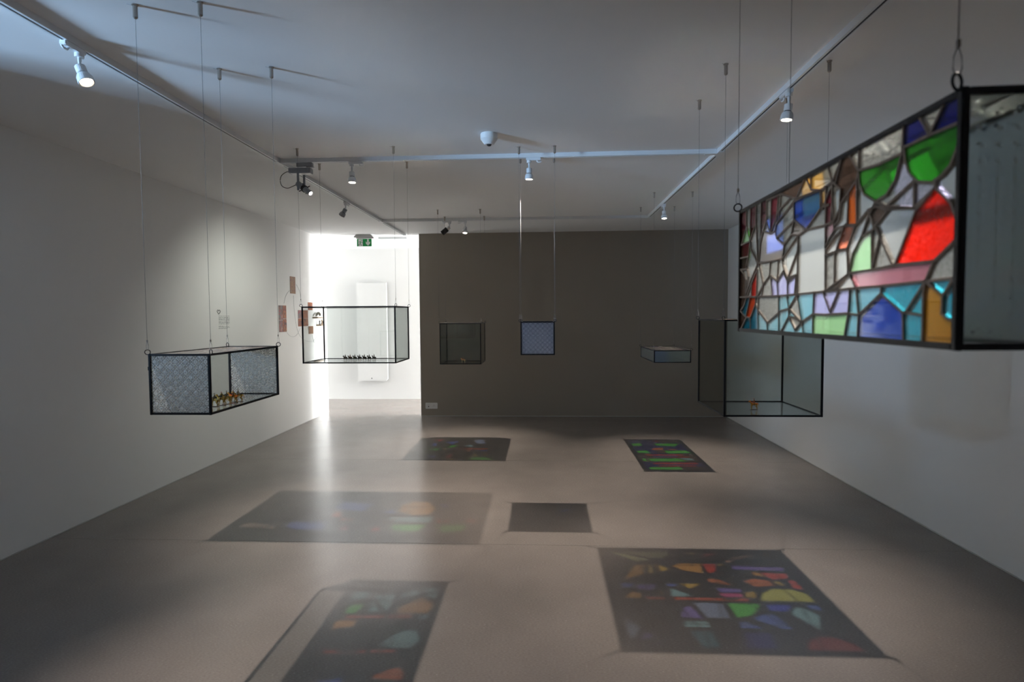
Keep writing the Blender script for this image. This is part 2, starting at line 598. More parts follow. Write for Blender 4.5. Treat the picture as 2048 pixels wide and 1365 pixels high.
tl = [((XL, WY1, 0), (XL + 0.004, YE, 0.007)), ((XE, YB - 0.004, 0), (XR, YB, 0.007)), ((XR - 0.004, YN, 0), (XR, YB, 0.007)), ((PX, YP - 0.004, 0), (XR, YP, 0.007))]
for i, (lo, hi) in enumerate(tl):
    struct(box('trim_%d' % (i + 1), lo, hi, 'trim'), 'thin pale sealant line along the foot of a wall')
struct(box('trim_5', (XE - 0.004, YB - 0.002, 0), (XE, YB + 0.142, HC), 'white_wall'), 'white edge strip of the dark partition wall')

# ------------------------------------------------------------------ light tracks
TB = HC - 0.030                    # underside of the tracks
XT1, XT2, YT1, YT2 = -1.956, 1.258, 4.19, 6.87


def track(label, p0, p1, flip=1):
    """rail with an open slot on its underside, from p0 to p1"""
    d = Vector((p1[0] - p0[0], p1[1] - p0[1], 0))
    Ln = d.length
    d.normalize()
    n = Vector((-d.y, d.x, 0))
    t = thing('light_track', label, 'light track', (p0[0], p0[1], TB))
    prof = [(-0.018, 0), (-0.006, 0), (-0.006, 0.016), (0.006, 0.016), (0.006, 0), (0.018, 0), (0.018, 0.030), (-0.018, 0.030)]
    vs, k = [], len(prof)
    for s in (0, Ln):
        for u, z in prof:
            v = d * s + n * u
            vs.append((v.x, v.y, z))
    fs = [(i, (i + 1) % k, k + (i + 1) % k, k + i) for i in range(k)] + [tuple(range(k)), tuple(range(2 * k - 1, k - 1, -1))]
    me = bpy.data.meshes.new('rail')
    me.from_pydata(vs, [], fs)
    bm = bmesh.new()
    bm.from_mesh(me)
    bmesh.ops.recalc_face_normals(bm, faces=bm.faces[:])
    bm.to_mesh(me)
    bm.free()
    link('rail', me, 'track', t)
    bm = bmesh.new()
    add_box(bm, (0, -0.0055, 0.003), (Ln, 0.0055, 0.0155))
    bmesh.ops.rotate(bm, verts=bm.verts[:], cent=(0, 0, 0), matrix=Matrix.Rotation(math.atan2(d.y, d.x), 3, 'Z'))
    link('slot', to_mesh(bm, 'slot'), 'groove', t)
    return t


def joint(t, x, y, sx, sy, name='joint_cover'):
    """white cover plate on a rail"""
    l = t.location
    box(name, (x - sx / 2 - l.x, y - sy / 2 - l.y, -0.003), (x + sx / 2 - l.x, y + sy / 2 - l.y, 0.0265), 'track', t, bevel=0.001)


tr1 = track('long white light track above the case with five gilt horsemen', (XT1, YN + 0.05), (XT1, 8.04))
tr2 = track('long white light track above the large clear cube with one horseman', (XT2, YN + 0.05), (XT2, YT2 + 0.02))
tr3 = track('white cross track carrying the framing projector and two lit spotlights', (XT1 + 0.02, YT1), (XT2 - 0.02, YT1))
tr4 = track('white cross track nearest the dark wall with the black snoot lamp', (XT1 + 0.02, YT2), (XT2 - 0.02, YT2))
tr5 = track('short white light track beside the green exit sign', (-2.43, 8.38), (XT1 - 0.05, 8.40))
joint(tr1, XT1, YT1, 0.0375, 0.12)
joint(tr1, XT1, YT2, 0.0375, 0.12)
joint(tr2, XT2, YT1, 0.0375, 0.12)
joint(tr2, XT2, YT2 - 0.02, 0.0375, 0.08)
joint(tr3, -1.07, YT1, 0.11, 0.0375)
joint(tr3, XT2 - 0.06, YT1, 0.08, 0.0375)
joint(tr4, XT2 - 0.06, YT2, 0.08, 0.0375)

# ------------------------------------------------------------------ spotlights


def frame_to(aim):
    """rotation whose local -z looks along AIM"""
    z = -Vector(aim).normalized()
    x = Vector((0, 1, 0)).cross(z)
    if x.length < 1e-3:
        x = Vector((1, 0, 0))
    x.normalize()
    y = z.cross(x)
    m = Matrix.Identity(4)
    for i in range(3):
        m[i][0], m[i][1], m[i][2] = x[i], y[i], z[i]
    return m


def spot(parent, loc, M4, power, angle=66, blend=1.0, col=(1.0, 0.905, 0.81), rad=0.009):
    l = bpy.data.lights.new('lamp_light', 'SPOT')
    l.energy = power
    l.color = col
    l.spot_size = math.radians(angle)
    l.spot_blend = blend
    l.shadow_soft_size = rad
    o = bpy.data.objects.new('lamp_light', l)
    C.objects.link(o)
    o.parent = parent
    m = M4.copy()
    m.translation = loc
    o.matrix_local = m
    return o


def spotlight(label, x, y, along, aim, power, head='lamp_white', snoot=False, lever=1, lit=True, angle=66, col=(1.0, 0.905, 0.81)):
    """head hangs from an adapter clipped into the track; ALONG: 'x' or 'y' track direction"""
    t = thing('track_spotlight', label, 'spotlight', (x, y, TB), 0.0 if along == 'x' else R90, 'track spotlights')
    rz = Matrix.Rotation(-t.rotation_euler.z, 4, 'Z')
    bm = bmesh.new()
    add_box(bm, (-0.022, -0.0155, -0.020), (0.085 * 1.0, 0.0155, 0.0), 0.003)
    add_lathe(bm, [(0.017, -0.036), (0.0175, -0.033), (0.0175, -0.018)], 18)
    if lever < 0:
        bmesh.ops.scale(bm, verts=bm.verts[:], vec=(-1, 1, 1))
        bmesh.ops.reverse_faces(bm, faces=bm.faces[:])
    link('track_adapter', to_mesh(bm, 'track_adapter'), 'lamp_white', t)
    s = 1 if lever > 0 else -1
    bm = bmesh.new()
    add_tube(bm, [(s * 0.055, 0, -0.020), (s * 0.062, 0, -0.030), (s * 0.080, 0, -0.031), (s * 0.090, 0, -0.024)], 0.005, 8)
    link('lever', to_mesh(bm, 'lever'), 'lamp_white', t, smooth=True)
    lathe('stem', [(0.0062, -0.078), (0.0062, -0.055), (0.0072, -0.052), (0.0072, -0.034)], 'lamp_white', t, 12)
    Ma = rz @ frame_to(aim)
    Ma.translation = Vector((0, 0, -0.072))
    if snoot:
        lathe('neck', [(0.016, -0.040), (0.020, -0.034), (0.020, -0.004), (0.014, 0.0)], 'chrome', t, 20, Ma)
        sn = lathe('snoot', [(0.028, -0.118), (0.030, -0.118), (0.030, -0.038), (0.012, -0.036), (0.012, -0.040), (0.028, -0.044)], 'black', t, 24, Ma, cap=False)
        z = -0.06
        lr = 0.022
    else:
        lathe('neck', [(0.0185, -0.036), (0.0205, -0.034), (0.0205, -0.003), (0.016, 0.0)], head, t, 20, Ma)
        lathe('dark_ring', [(0.0165, -0.042), (0.0165, -0.035)], 'lamp_dark', t, 16, Ma)
        lathe('head', [(0.0265, -0.0815), (0.0300, -0.0820), (0.0315, -0.0790), (0.0300, -0.0560), (0.0245, -0.0440), (0.0185, -0.0400), (0.010, -0.0405), (0.0250, -0.0760)], head, t, 24, Ma, cap=False)
        z = -0.0765
        lr = 0.0245
    lens = lathe('lens', [(lr, z), (lr, z + 0.001)], 'lens' if lit else 'white_plastic', t, 20, Ma)
    if lit:
        spot(t, Ma @ Vector((0, 0, -0.0845 if not snoot else -0.062)), rz @ frame_to(aim), power, angle, 1.0, col)
    return t


spotlight('lit white spotlight closest of those over the case with five gilt horsemen', XT1, 2.36, 'y', (0.42, -0.10, -0.86), P_SPOT * 1.0, lever=-1)
spotlight('lit white spotlight above the clear case with seven bronze horsemen', -1.405, YT1, 'x', (0.02, -0.08, -1), P_SPOT * 1.0)
spotlight('lit white spotlight above the small blue rosette glass cube', -0.095, YT1, 'x', (-0.01, 0.04, -1), P_SPOT * 1.0)
spotlight('lit white spotlight above the clear case at the dark wall', -0.93, YT2, 'x', (-0.02, -0.26, -1), P_SPOT * 1.15, lever=-1)
spotlight('lit white spotlight above the flat dotted glass case', XT2, 6.03, 'y', (0.0, -0.16, -1), P_SPOT * 1.0)
spotlight('lit white spotlight above the large clear case with one horseman', XT2, 3.03, 'y', (-0.12, 0.02, -1), P_SPOT * 1.0)
spotlight('lit white spotlight out of frame above the stained glass case beside the viewer', XT2, 1.25, 'y', (-0.72, -0.18, -0.86), P_SPOT * P_G, lever=-1, angle=44)
spotlight('small grey spotlight turned away towards the prints on the white wall', XT1, 5.62, 'y', (-0.75, 0.22, -1.0), P_SPOT * P_WALL, head='lamp_grey', angle=120, col=(0.95, 1.0, 0.90))
spotlight('spotlight with a black snoot tube beside the lit one at the dark wall', -1.12, YT2, 'x', (-0.80, 0.10, -0.62), P_SPOT * 0.2, snoot=True, lever=-1, angle=40)


def projector():
    t = thing('framing_projector', 'grey framing projector with ribbed driver box and looped cable on the cross track', 'projector', (-1.80, YT1, TB))
    box('track_adapter', (-0.02, -0.016, -0.030), (0.10, 0.016, 0.0), 'lamp_grey', t, 0.003)
    box('lever', (0.05, -0.010, -0.040), (0.115, 0.010, -0.031), 'lamp_white', t, 0.002)
    box('driver_box', (-0.075, -0.030, -0.078), (0.090, 0.030, -0.040), 'lamp_grey', t, 0.003)
    for i in range(12):
        box('cooling_rib', (-0.072 + i * 0.0125, -0.0325, -0.076), (-0.066 + i * 0.0125, -0.0295, -0.046), 'lamp_grey', t)
    box('diffuser_plate', (-0.060, -0.026, -0.0815), (0.086, 0.026, -0.0775), 'white_plastic', t)
    d = Vector((0.74, -0.42, -0.53)).normalized()
    Ma = frame_to(d)
    Ma.translation = Vector((0.035, -0.005, -0.190))
    bm = bmesh.new()
    for yy in (-0.026, 0.026):
        add_box(bm, (0.000 + (0.012 if yy > 0 else -0.012), yy - 0.002, -0.205), (0.018 + (0.012 if yy > 0 else -0.012), yy + 0.002, -0.070), 0.001)
    me = to_mesh(bm, 'yoke_arm')
    link('yoke_arm', me, 'lamp_grey', t)
    lathe('barrel', [(0.016, 0.088), (0.0225, 0.084), (0.0225, 0.030), (0.0205, 0.028), (0.0205, -0.020), (0.0190, -0.024), (0.0190, -0.085), (0.0165, -0.085), (0.0165, -0.070)], 'lamp_grey', t, 24, Ma, cap=False)
    lathe('shutter_ring', [(0.021, 0.012), (0.0265, 0.011), (0.0265, -0.010), (0.021, -0.012)], 'black', t, 24, Ma, cap=False)
    lathe('lens', [(0.0165, -0.075), (0.0165, -0.074)], 'lens_dim', t, 20, Ma)
    for k in range(4):
        a = math.radians(35 + 90 * k)
        p = [Ma @ Vector((r * math.cos(a), r * math.sin(a), 0)) for r in (0.024, 0.034, 0.046)]
        h = tube('shutter_handle', p, 0.0035, 'black', t, 8)
    cab = [(-0.073, 0, -0.060), (-0.105, 0, -0.065), (-0.140, 0.0, -0.090), (-0.150, 0.0, -0.130), (-0.135, 0.0, -0.168), (-0.095, 0.0, -0.182), (-0.055, 0.01, -0.165), (-0.02, 0.02, -0.145)]
    cab = [Vector(c) for c in cab]
    fine = []
    for i in range(len(cab) - 1):
        p0, p1, p2, p3 = cab[max(i - 1, 0)], cab[i], cab[i + 1], cab[min(i + 2, len(cab) - 1)]
        for k in range(5):
            u = k / 5
            fine.append(0.5 * (2 * p1 + (p2 - p0) * u + (2 * p0 - 5 * p1 + 4 * p2 - p3) * u * u + (3 * p1 - p0 - 3 * p2 + p3) * u ** 3))
    cab = fine + [cab[-1]]
    tube('cable', cab, 0.0028, 'lamp_dark', t, 8)
    spot(t, Ma @ Vector((0, 0, -0.090)), frame_to(d), 6, 30, 1.0, (1, 0.95, 0.88), 0.012)


projector()
# ------------------------------------------------------------------ traced outlines: lead lines, coloured glass, prints (metres or fractions of a panel)
PRE = {
'G': {"F":[0.491,1.45,1.555],"N":[0.48,0.687,1.553],"zb":1.4096,"zt":1.7011,"L":0.7631,"H":0.2915,"lines":[[[-0.0127,0.0811],[0.2418,0.0763],[0.334,0.0764],[0.4455,0.0775],[0.5362,0.0785],[0.6115,0.0781],[0.7074,0.0794],[0.7559,0.0798],[0.7691,0.0797]],[[0.0068,0.149],[0.0317,0.1364],[0.0443,0.1213],[0.0441,0.0856],[0.0493,0.0755],[0.0334,0.0589],[0.0094,0.0464]],[[0.0094,0.0464],[0.049,0.032],[0.0796,0.0305],[0.1137,0.0631],[0.1277,0.0477],[0.1322,0.0025]],[[0.0768,0.0748],[0.049,0.032]],[[0.0796,0.0305],[0.0815,0.0037]],[[0.0542,0.0321],[0.0114,0.0043]],[[0.1138,0.0766],[0.1137,0.0631]],[[0.1215,0.1404],[0.0869,0.1119],[0.0848,0.0826]],[[0.1215,0.1404],[0.1185,0.0799]],[[0.0869,0.1119],[0.0545,0.0853]],[[0.0439,0.2946],[0.046,0.2471],[0.0724,0.211]],[[0.0727,0.2932],[0.0724,0.211]],[[0.1088,0.2922],[0.1101,0.2476],[0.0724,0.211]],[[0.1397,0.2912],[0.1394,0.1965]],[[0.1736,0.2898],[0.1735,0.2424],[0.1971,0.2106]],[[0.1735,0.2424],[0.1408,0.2061]],[[0.1997,0.2893],[0.1971,0.2106]],[[0.2368,0.2874],[0.231,0.2422],[0.1984,0.2093]],[[0.046,0.2471],[0.0118,0.2173]],[[0.0077,0.2102],[0.0723,0.2103]],[[0.0723,0.2103],[0.0774,0.1912],[0.1237,0.1538]],[[0.1101,0.2463],[0.1237,0.1538]],[[0.0075,0.1773],[0.0624,0.1759],[0.0723,0.2103]],[[0.0624,0.1759],[0.0471,0.1551],[0.0622,0.1278],[0.0467,0.0866]],[[0.0073,0.1503],[0.047,0.1446]],[[0.1236,0.1513],[0.0771,0.1166],[0.0467,0.0866]],[[0.1394,0.1965],[0.1305,0.1544]],[[0.1573,0.2209],[0.1408,0.1964]],[[0.1573,0.2209],[0.1984,0.2081],[0.2235,0.2127],[0.231,0.1968],[0.2702,0.1786],[0.262,0.1507],[0.1983,0.1516],[0.1285,0.1539]],[[0.2235,0.2127],[0.231,0.2422]],[[0.231,0.1968],[0.3093,0.2206]],[[0.231,0.2252],[0.3143,0.2556]],[[0.231,0.2422],[0.2509,0.2545],[0.3042,0.2745]],[[0.3143,0.2566],[0.3144,0.2208],[0.3668,0.1933],[0.406,0.2128],[0.4233,0.2222],[0.4224,0.2541]],[[0.3143,0.2566],[0.362,0.2575],[0.4224,0.2541]],[[0.3144,0.2208],[0.3043,0.1937],[0.3341,0.1876]],[[0.3668,0.1933],[0.3341,0.1876]],[[0.3668,0.1933],[0.4426,0.1899]],[[0.2702,0.1786],[0.3043,0.1937]],[[0.262,0.1507],[0.335,0.1854]],[[0.335,0.1854],[0.3334,0.0773]],[[0.262,0.1507],[0.2648,0.1372],[0.2889,0.1092],[0.3341,0.1606]],[[0.2889,0.1092],[0.3294,0.1141]],[[0.4418,0.19],[0.4424,0.0794]],[[0.1983,0.1516],[0.1952,0.1218],[0.2368,0.1066]],[[0.2425,0.1514],[0.2385,0.1065]],[[0.1305,0.1507],[0.159,0.1036]],[[0.159,0.1036],[0.1982,0.1193]],[[0.159,0.1036],[0.1234,0.0829]],[[0.159,0.1036],[0.1504,0.0808]],[[0.2013,0.1179],[0.2133,0.0812]],[[0.2368,0.1055],[0.2408,0.0803]],[[0.2385,0.1065],[0.2664,0.1249],[0.2889,0.1038],[0.29,0.0792]],[[0.2889,0.1038],[0.3294,0.111],[0.3221,0.0788]],[[0.4233,0.2222],[0.454,0.2235]],[[0.4431,0.2493],[0.4434,0.1897]],[[0.4457,0.1909],[0.471,0.1928],[0.4671,0.2297]],[[0.471,0.1928],[0.4722,0.1772],[0.4486,0.1537]],[[0.4711,0.1774],[0.4766,0.1793],[0.515,0.1789]],[[0.446,0.1391],[0.4768,0.1414],[0.5153,0.1417]],[[0.4487,0.1463],[0.476,0.165],[0.5049,0.1787]],[[0.4761,0.1415],[0.4772,0.0881]],[[0.4432,0.0775],[0.4772,0.0872],[0.5189,0.1007]],[[0.5153,0.1417],[0.5205,0.1162],[0.5189,0.1007]],[[0.4816,0.1435],[0.5087,0.1793],[0.5169,0.1828]],[[0.4816,0.1435],[0.5113,0.1419],[0.5376,0.1727],[0.5133,0.1822]],[[0.2504,0.2833],[0.3227,0.2588],[0.3625,0.2895]],[[0.3227,0.2588],[0.4189,0.2559]],[[0.3625,0.2895],[0.3865,0.2628],[0.422,0.2567],[0.4638,0.2589]],[[0.3831,0.2892],[0.3852,0.2631]],[[0.1777,0.2856],[0.2504,0.2833]],[[0.2504,0.2833],[0.2418,0.2249]],[[0.4461,0.2912],[0.4666,0.2582]],[[0.494,0.2884],[0.4666,0.2582],[0.464,0.2268],[0.4613,0.1909]],[[0.4666,0.2582],[0.4916,0.2404],[0.4891,0.2084],[0.4727,0.1891]],[[0.4967,0.289],[0.4779,0.2571]],[[0.4252,0.2546],[0.4315,0.2244]],[[0.4638,0.2547],[0.4315,0.2158]],[[0.5149,0.2881],[0.5448,0.2571],[0.5401,0.2429],[0.4945,0.2182]],[[0.5455,0.2899],[0.5448,0.2571]],[[0.5164,0.2299],[0.5157,0.1812]],[[0.5425,0.2423],[0.5431,0.1757]],[[0.5157,0.1812],[0.5431,0.1744]],[[0.4945,0.2182],[0.4892,0.192],[0.4755,0.1846]],[[0.5448,0.255],[0.5987,0.2522],[0.6536,0.2527],[0.6551,0.2877]],[[0.5458,0.2543],[0.5488,0.2358],[0.5616,0.218],[0.5928,0.2007],[0.6197,0.2049],[0.639,0.2203],[0.65,0.2447],[0.6536,0.2527]],[[0.6536,0.2594],[0.708,0.2595],[0.7606,0.2578],[0.7738,0.2575]],[[0.6572,0.2572],[0.6603,0.242],[0.6683,0.2246],[0.6874,0.2072],[0.715,0.2],[0.733,0.2049],[0.7474,0.2133],[0.7569,0.2282],[0.774,0.244]],[[0.6865,0.2851],[0.7095,0.261],[0.7348,0.2939]],[[0.6806,0.2109],[0.6198,0.1885],[0.5949,0.2003]],[[0.6806,0.2109],[0.681,0.1752]],[[0.6198,0.1874],[0.6828,0.1749],[0.7212,0.1925],[0.7211,0.1986]],[[0.7212,0.1925],[0.7494,0.1688]],[[0.5551,0.1587],[0.571,0.1764],[0.5928,0.2007]],[[0.5864,0.1971],[0.6239,0.1843]],[[0.5745,0.1923],[0.5903,0.1639],[0.6247,0.1824],[0.68,0.1746]],[[0.5398,0.1758],[0.5745,0.1923],[0.5957,0.1928]],[[0.6247,0.1824],[0.6417,0.1844]],[[0.686,0.1725],[0.6426,0.105]],[[0.686,0.1725],[0.7203,0.1934]],[[0.7212,0.1925],[0.6828,0.1738]],[[0.596,0.162],[0.6376,0.1023]],[[0.6017,0.1464],[0.587,0.103]],[[0.5846,0.1604],[0.5843,0.1021]],[[0.5826,0.1607],[0.5567,0.1543],[0.5336,0.1321],[0.5228,0.103]],[[0.5903,0.1639],[0.5846,0.1604]],[[0.5228,0.103],[0.5812,0.103],[0.6459,0.1027],[0.7222,0.103],[0.7554,0.1217],[0.7684,0.1285]],[[0.7494,0.1688],[0.7728,0.1426]],[[0.5228,0.103],[0.5448,0.0788]],[[0.7222,0.103],[0.7074,0.0794]],[[0.5228,0.103],[0.476,0.0817]],[[0.5376,0.1727],[0.5136,0.1412]],[[0.5145,0.1387],[0.5206,0.1078]],[[0.2456,0.0731],[0.2494,0.0045]],[[0.1306,0.0745],[0.1277,0.0477],[0.1852,0.0202],[0.2417,0.0411]],[[0.1852,0.0202],[0.1877,0.0042]],[[0.2494,0.0441],[0.2968,0.0499],[0.2862,0.0721]],[[0.2968,0.0499],[0.334,0.0736],[0.3659,0.0055]],[[0.2968,0.0484],[0.3534,0.0231],[0.4016,0.0386]],[[0.2968,0.0338],[0.257,0.0048]],[[0.2968,0.0484],[0.2968,0.0338],[0.3275,0.0312],[0.3534,0.0231],[0.3309,0.0057]],[[0.2968,0.0309],[0.3275,0.0084]],[[0.334,0.0736],[0.314,0.0598]],[[0.4043,0.0742],[0.4016,0.0386],[0.4017,0.0054]],[[0.4016,0.0386],[0.4457,0.0374],[0.5188,0.0397],[0.5535,0.0368]],[[0.4375,0.0744],[0.4638,0.0425],[0.4931,0.0733]],[[0.5266,0.0768],[0.5233,0.0397],[0.5122,0.0082]],[[0.5469,0.0776],[0.5535,0.0368],[0.5517,0.0051]],[[0.5535,0.0368],[0.6116,0.0676],[0.6629,0.0404],[0.6692,0.0404],[0.7074,0.0794]],[[0.6115,0.0781],[0.6116,0.0676]],[[0.6645,0.0385],[0.6658,0.006]],[[0.6677,0.0365],[0.7036,0.0368]],[[0.7074,0.0794],[0.7042,0.0647],[0.704,0.005]],[[0.7074,0.0794],[0.7399,0.0609],[0.7389,0.0388],[0.7504,0.0319],[0.7698,0.0305]],[[0.7399,0.0609],[0.7499,0.0702],[0.769,0.0863]]],"seeds":[[[0.0281,0.2631],"crimson"],[[0.0887,0.2535],"crimson"],[[0.1574,0.2546],"crimson"],[[0.2135,0.2567],"crimson"],[[0.4579,0.2096],"crimson"],[[0.4588,0.1727],"rose"],[[0.1983,0.1777],"beige"],[[0.3667,0.2234],"cobalt"],[[0.3292,0.207],"umber"],[[0.023,0.1153],"umber"],[[0.0205,0.0682],"umber"],[[0.1044,0.1042],"red"],[[0.0544,0.0569],"teal"],[[0.0489,0.0142],"teal"],[[0.1041,0.0222],"teal"],[[0.0797,0.0532],"scarlet"],[[0.3936,0.1345],"frost"],[[0.2206,0.0925],"lavender"],[[0.2659,0.0966],"lavender"],[[0.3106,0.0916],"lavender"],[[0.4268,0.058],"lavender"],[[0.4636,0.0649],"lavender"],[[0.5026,0.0568],"lavender"],[[0.1593,0.0131],"cyan"],[[0.2141,0.0144],"cyan"],[[0.2681,0.0606],"cyan"],[[0.2718,0.0307],"cyan"],[[0.314,0.0656],"cyan"],[[0.3208,0.0369],"cyan"],[[0.372,0.0453],"cyan"],[[0.3781,0.0181],"cyan"],[[0.3141,0.0109],"cyan"],[[0.3471,0.0118],"cyan"],[[0.2791,0.0129],"cyan"],[[0.5364,0.0562],"cyan"],[[0.5345,0.0194],"cyan"],[[0.2644,0.0125],"cyan"],[[0.1593,0.0295],"cyan"],[[0.5816,0.0599],"sky"],[[0.5892,0.0683],"sky"],[[0.6529,0.0643],"aqua"],[[0.6904,0.0538],"aqua"],[[0.6848,0.0213],"aqua"],[[0.7372,0.0708],"aqua"],[[0.7489,0.0493],"aqua"],[[0.6293,0.0712],"aqua"],[[0.612,0.0298],"blue"],[[0.4613,0.0225],"green_pale"],[[0.557,0.1231],"green_pale"],[[0.7272,0.0261],"amber"],[[0.5309,0.1989],"orange"],[[0.5111,0.1602],"salmon"],[[0.6291,0.0876],"rose"],[[0.7067,0.1367],"red_bubble"],[[0.5989,0.2319],"green"],[[0.7084,0.2273],"green"],[[0.6782,0.2717],"navy"],[[0.7438,0.2711],"navy"],[[0.5151,0.2565],"umber"],[[0.2996,0.2814],"umber"],[[0.5995,0.1805],"umber"],[[0.3175,0.0397],"mauve"]]},
'F': [["sage",[[0.037,0.967],[0.377,0.971],[0.353,0.892],[0.171,0.833]]],["yellow",[[0.452,0.965],[0.563,0.97],[0.511,0.933]]],["red",[[0.577,0.96],[0.669,0.959],[0.534,0.891]]],["umber",[[0.665,0.89],[0.827,0.958],[0.835,0.931],[0.657,0.835]]],["yellow",[[0.867,0.951],[0.931,0.968],[0.917,0.93]]],["amber",[[0.072,0.614],[0.157,0.794],[0.225,0.813],[0.189,0.683]]],["yellow",[[0.229,0.813],[0.273,0.813],[0.26,0.692],[0.209,0.692]]],["yellow",[[0.28,0.803],[0.348,0.746],[0.279,0.71]]],["amber",[[0.35,0.793],[0.404,0.822],[0.521,0.822],[0.498,0.7],[0.394,0.737]]],["red",[[0.522,0.822],[0.597,0.821],[0.571,0.727],[0.525,0.7]]],["yellow",[[0.6,0.817],[0.644,0.817],[0.61,0.783]]],["violet",[[0.674,0.811],[0.945,0.791],[0.926,0.744],[0.665,0.754]]],["amber",[[0.751,0.732],[0.788,0.726],[0.807,0.673],[0.753,0.69]]],["red",[[0.792,0.726],[0.931,0.717],[0.916,0.66],[0.827,0.643]]],["orange",[[0.676,0.621],[0.733,0.655],[0.808,0.634],[0.817,0.579],[0.715,0.56]]],["yellow",[[0.824,0.626],[0.858,0.626],[0.869,0.579],[0.825,0.579]]],["red",[[0.9,0.638],[0.939,0.643],[0.94,0.538],[0.894,0.55]]],["orange",[[0.493,0.639],[0.548,0.644],[0.616,0.571],[0.505,0.596]]],["blue",[[0.049,0.58],[0.128,0.58],[0.106,0.531],[0.054,0.523]]],["violet",[[0.129,0.563],[0.239,0.575],[0.196,0.499],[0.126,0.515]]],["blue",[[0.277,0.58],[0.337,0.58],[0.322,0.547],[0.279,0.55]]],["yellow",[[0.342,0.585],[0.461,0.588],[0.383,0.523]]],["cyan",[[0.291,0.539],[0.389,0.456],[0.33,0.448],[0.277,0.448]]],["amber",[[0.042,0.423],[0.102,0.499],[0.141,0.468],[0.134,0.423]]],["yellow",[[0.214,0.476],[0.265,0.515],[0.263,0.468]]],["violet",[[0.506,0.547],[0.635,0.539],[0.63,0.499],[0.528,0.496]]],["magenta",[[0.505,0.491],[0.627,0.491],[0.621,0.45],[0.529,0.45]]],["scarlet",[[0.144,0.442],[0.265,0.442],[0.267,0.415],[0.154,0.415]]],["scarlet",[[0.286,0.442],[0.64,0.442],[0.634,0.414],[0.284,0.414]]],["yellow",[[0.647,0.507],[0.692,0.515],[0.692,0.484],[0.676,0.447],[0.628,0.448]]],["lime",[[0.684,0.419],[0.723,0.499],[0.791,0.547],[0.884,0.543],[0.937,0.499],[0.941,0.419]]],["violet",[[0.275,0.256],[0.307,0.344],[0.35,0.365],[0.378,0.246]]],["steel",[[0.364,0.394],[0.502,0.394],[0.495,0.254],[0.393,0.254]]],["green",[[0.523,0.394],[0.672,0.394],[0.657,0.351],[0.6,0.283],[0.525,0.257]]],["navy",[[0.697,0.387],[0.822,0.391],[0.775,0.324],[0.694,0.324]]],["blue",[[0.884,0.391],[0.939,0.391],[0.938,0.331],[0.877,0.359]]],["cyan",[[0.806,0.352],[0.855,0.373],[0.903,0.297],[0.849,0.17],[0.78,0.304]]],["blue",[[0.591,0.257],[0.66,0.303],[0.704,0.297],[0.74,0.166],[0.705,0.163]]],["blue",[[0.522,0.224],[0.556,0.231],[0.629,0.163],[0.509,0.163]]],["cyan",[[0.281,0.224],[0.39,0.23],[0.39,0.168],[0.274,0.164]]],["teal",[[0.284,0.149],[0.385,0.15],[0.388,0.025],[0.315,0.021]]],["steel",[[0.02,0.223],[0.046,0.229],[0.089,0.161],[0.037,0.061],[0.02,0.095]]],["violet",[[0.05,0.061],[0.103,0.131],[0.132,0.113],[0.121,0.084]]],["violet",[[0.1,0.034],[0.146,0.053],[0.166,0.029]]],["navy",[[0.51,0.147],[0.629,0.148],[0.614,0.023],[0.488,0.022]]],["red",[[0.732,0.043],[0.765,0.099],[0.819,0.125],[0.88,0.123],[0.933,0.083],[0.959,0.02],[0.728,0.02]]]],
'B': [["beige",[[0.026,0.229],[0.046,0.313],[0.142,0.278],[0.149,0.199]]],["beige",[[0.155,0.199],[0.164,0.259],[0.197,0.202]]],["blue",[[0.218,0.243],[0.219,0.333],[0.375,0.335],[0.383,0.197],[0.277,0.177]]],["blue",[[0.332,0.642],[0.35,0.765],[0.5,0.72],[0.478,0.555],[0.359,0.596]]],["orange",[[0.356,0.439],[0.363,0.559],[0.393,0.52],[0.408,0.429]]],["orange",[[0.417,0.412],[0.452,0.435],[0.471,0.361],[0.4,0.369]]],["rose",[[0.441,0.183],[0.454,0.268],[0.483,0.243],[0.478,0.156]]],["red",[[0.566,0.211],[0.595,0.263],[0.614,0.196],[0.598,0.14]]],["amber",[[0.631,0.563],[0.623,0.701],[0.662,0.79],[0.74,0.777],[0.784,0.637],[0.771,0.505],[0.702,0.488]]],["green",[[0.642,0.254],[0.65,0.305],[0.785,0.315],[0.759,0.164],[0.687,0.158]]],["green",[[0.816,0.305],[0.946,0.326],[0.941,0.204],[0.859,0.172]]],["scarlet",[[0.813,0.403],[0.866,0.407],[0.878,0.352],[0.819,0.348]]],["scarlet",[[0.921,0.37],[0.939,0.431],[0.98,0.414],[0.98,0.355]]],["cyan",[[0.596,0.444],[0.799,0.464],[0.789,0.346],[0.641,0.36]]],["beige",[[0.775,0.155],[0.839,0.16],[0.835,0.125]]],["blue",[[0.787,0.731],[0.835,0.747],[0.828,0.639]]],["rose",[[0.02,0.78],[0.02,0.833],[0.034,0.581],[0.02,0.58]]],["rose",[[0.575,0.043],[0.592,0.069],[0.592,0.028]]],["blue",[[0.548,0.536],[0.603,0.607],[0.63,0.51]]]],
